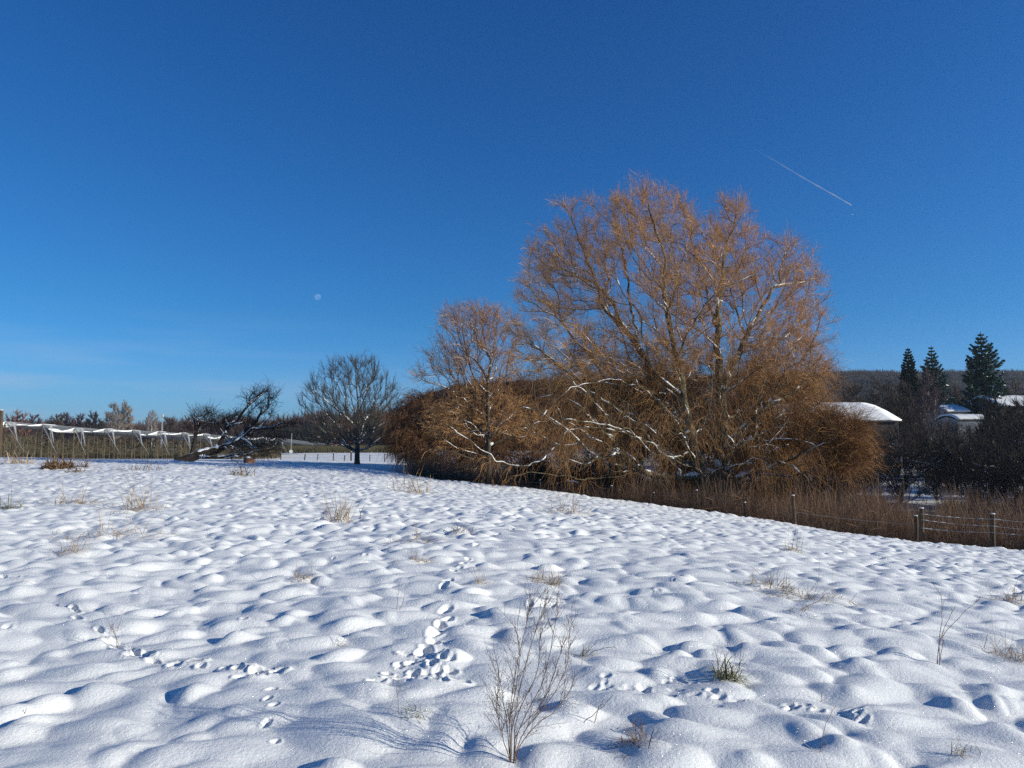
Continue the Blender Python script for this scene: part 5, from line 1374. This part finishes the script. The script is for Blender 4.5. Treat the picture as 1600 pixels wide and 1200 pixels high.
# ------------------------------------------------------------------ the sky's own things
def moon():
    d = 3000.0; c = P(496.5, 464, d); r = 4.7 / FPX * np.linalg.norm(c - np.array([0, 0, EYE]))
    import bmesh
    bm = bmesh.new(); bmesh.ops.create_uvsphere(bm, u_segments=48, v_segments=24, radius=r)
    me = bpy.data.meshes.new('moon'); bm.to_mesh(me); bm.free()
    for p in me.polygons: p.use_smooth = True
    o = bpy.data.objects.new('moon', me); o.location = tuple(c); col.objects.link(o)
    m = bpy.data.materials.new('moon_seen_through_air'); m.use_nodes = True; nt = m.node_tree; nt.nodes.clear(); N = nt.nodes.new; L = nt.links.new
    out = N('ShaderNodeOutputMaterial'); ad = N('ShaderNodeAddShader'); tr = N('ShaderNodeBsdfTransparent'); df = N('ShaderNodeBsdfDiffuse')
    tc = N('ShaderNodeTexCoord'); ns = N('ShaderNodeTexNoise'); ns.inputs['Scale'].default_value = 2.2 / r; rp = N('ShaderNodeValToRGB')
    rp.color_ramp.elements[0].position = .42; rp.color_ramp.elements[0].color = (.028, .028, .025, 1); rp.color_ramp.elements[1].position = .58; rp.color_ramp.elements[1].color = (.058, .056, .05, 1)
    L(tc.outputs['Object'], ns.inputs['Vector']); L(ns.outputs['Fac'], rp.inputs[0]); L(rp.outputs[0], df.inputs[0]); L(tr.outputs[0], ad.inputs[0]); L(df.outputs[0], ad.inputs[1]); L(ad.outputs[0], out.inputs[0])
    me.materials.append(m); tag(o, 'pale waning daytime moon low in the left sky', 'moon')
moon()

def vapour(op=.55):
    m = bpy.data.materials.new('ice_vapour'); m.use_nodes = True; nt = m.node_tree; nt.nodes.clear(); N = nt.nodes.new; L = nt.links.new
    out = N('ShaderNodeOutputMaterial'); mx = N('ShaderNodeMixShader'); tr = N('ShaderNodeBsdfTransparent'); df = N('ShaderNodeBsdfDiffuse'); df.inputs[0].default_value = (.6, .62, .65, 1)
    at = N('ShaderNodeAttribute'); at.attribute_name = 'vapour'; L(at.outputs['Fac'], mx.inputs[0]); L(tr.outputs[0], mx.inputs[1]); L(df.outputs[0], mx.inputs[2]); L(mx.outputs[0], out.inputs[0])
    return m
def contrail():
    d = 8000.; n = 60; t = np.linspace(0, 1, n)[:, None]
    a, b = P(1172, 229, d), P(1331, 321.5, d); q = a + (b - a) * t; q[:, 2] += np.sin(t[:, 0] * 9) * 3
    rad = 6.0 * (.8 + .25 * np.sin(t[:, 0] * 40)) * np.clip((1 - t[:, 0]) * 60 + .3, 0, 1)
    m = MB(); m.tubes(q, rad, 8); o = m.build('contrail', vapour(), None, True)
    at = o.data.attributes.new('vapour', 'FLOAT', 'POINT'); dens = (.05 + .62 * t[:, 0] ** 1.5) * np.clip(t[:, 0] * 4, 0, 1); at.data.foreach_set('value', np.repeat(dens, 8).astype(np.float32))
    tag(o, 'thin white contrail slanting down above the willow', 'contrail')
contrail()
def plane():
    d = 9000.; c = P(1332, 335.5, d); root = empty('aeroplane', c, .6); tag(root, 'tiny white aeroplane just below the lower end of the contrail', 'aeroplane')
    M['plane_white'], _, _ = nodemat('aircraft_paint', (.8, .8, .8), .35, .5)
    m = MB(); m.tubes(np.array([[-15, 0, 0], [-13, 0, 0], [-8, 0, 0], [9, 0, 0], [14, 0, .6], [17, 0, 1.2]], float), np.array([.2, 1.3, 1.9, 1.9, 1.2, .2]), 12, True); m.build('fuselage', M['plane_white'], root, True, local=(0, 0, 0))
    for s in (-1, 1):
        m = MB(); m.add([(-3, s * 1.5, -.6), (4, s * 1.5, -.6), (7, s * 15, .6), (5.5, s * 15, .6), (-3, s * 1.5, -.2), (4, s * 1.5, -.2), (7, s * 15, .75), (5.5, s * 15, .75)], [(0, 1, 2, 3), (7, 6, 5, 4), (0, 4, 5, 1), (1, 5, 6, 2), (2, 6, 7, 3), (3, 7, 4, 0)]); m.build('wing', M['plane_white'], root, local=(0, 0, 0))
    m = MB(); m.add([(12, -.15, 1), (16, -.15, 1), (18, -.15, 6), (16, -.15, 6), (12, .15, 1), (16, .15, 1), (18, .15, 6), (16, .15, 6)], [(0, 1, 2, 3), (7, 6, 5, 4), (0, 4, 5, 1), (1, 5, 6, 2), (2, 6, 7, 3), (3, 7, 4, 0)]); m.build('tail_fin', M['plane_white'], root, local=(0, 0, 0))
plane()

# ------------------------------------------------------------------ the air
def haze():
    m = MB(); x0, x1, y0, y1, z0, z1 = -1400, 2200, -300, 2600, -12, 95
    m.box(((x0 + x1) / 2, (y0 + y1) / 2, (z0 + z1) / 2), (x1 - x0, y1 - y0, z1 - z0))
    mt = bpy.data.materials.new('winter_air'); mt.use_nodes = True; nt = mt.node_tree; nt.nodes.clear()
    out = nt.nodes.new('ShaderNodeOutputMaterial'); v = nt.nodes.new('ShaderNodeVolumePrincipled')
    v.inputs['Color'].default_value = (.72, .84, 1.0, 1); v.inputs['Density'].default_value = HAZE; v.inputs['Anisotropy'].default_value = .3
    nt.links.new(v.outputs[0], out.inputs['Volume'])
    tag(m.build('haze', mt), 'thin blue winter haze over the fields', 'haze', None, 'stuff')
HAZE = 0.00016
haze()
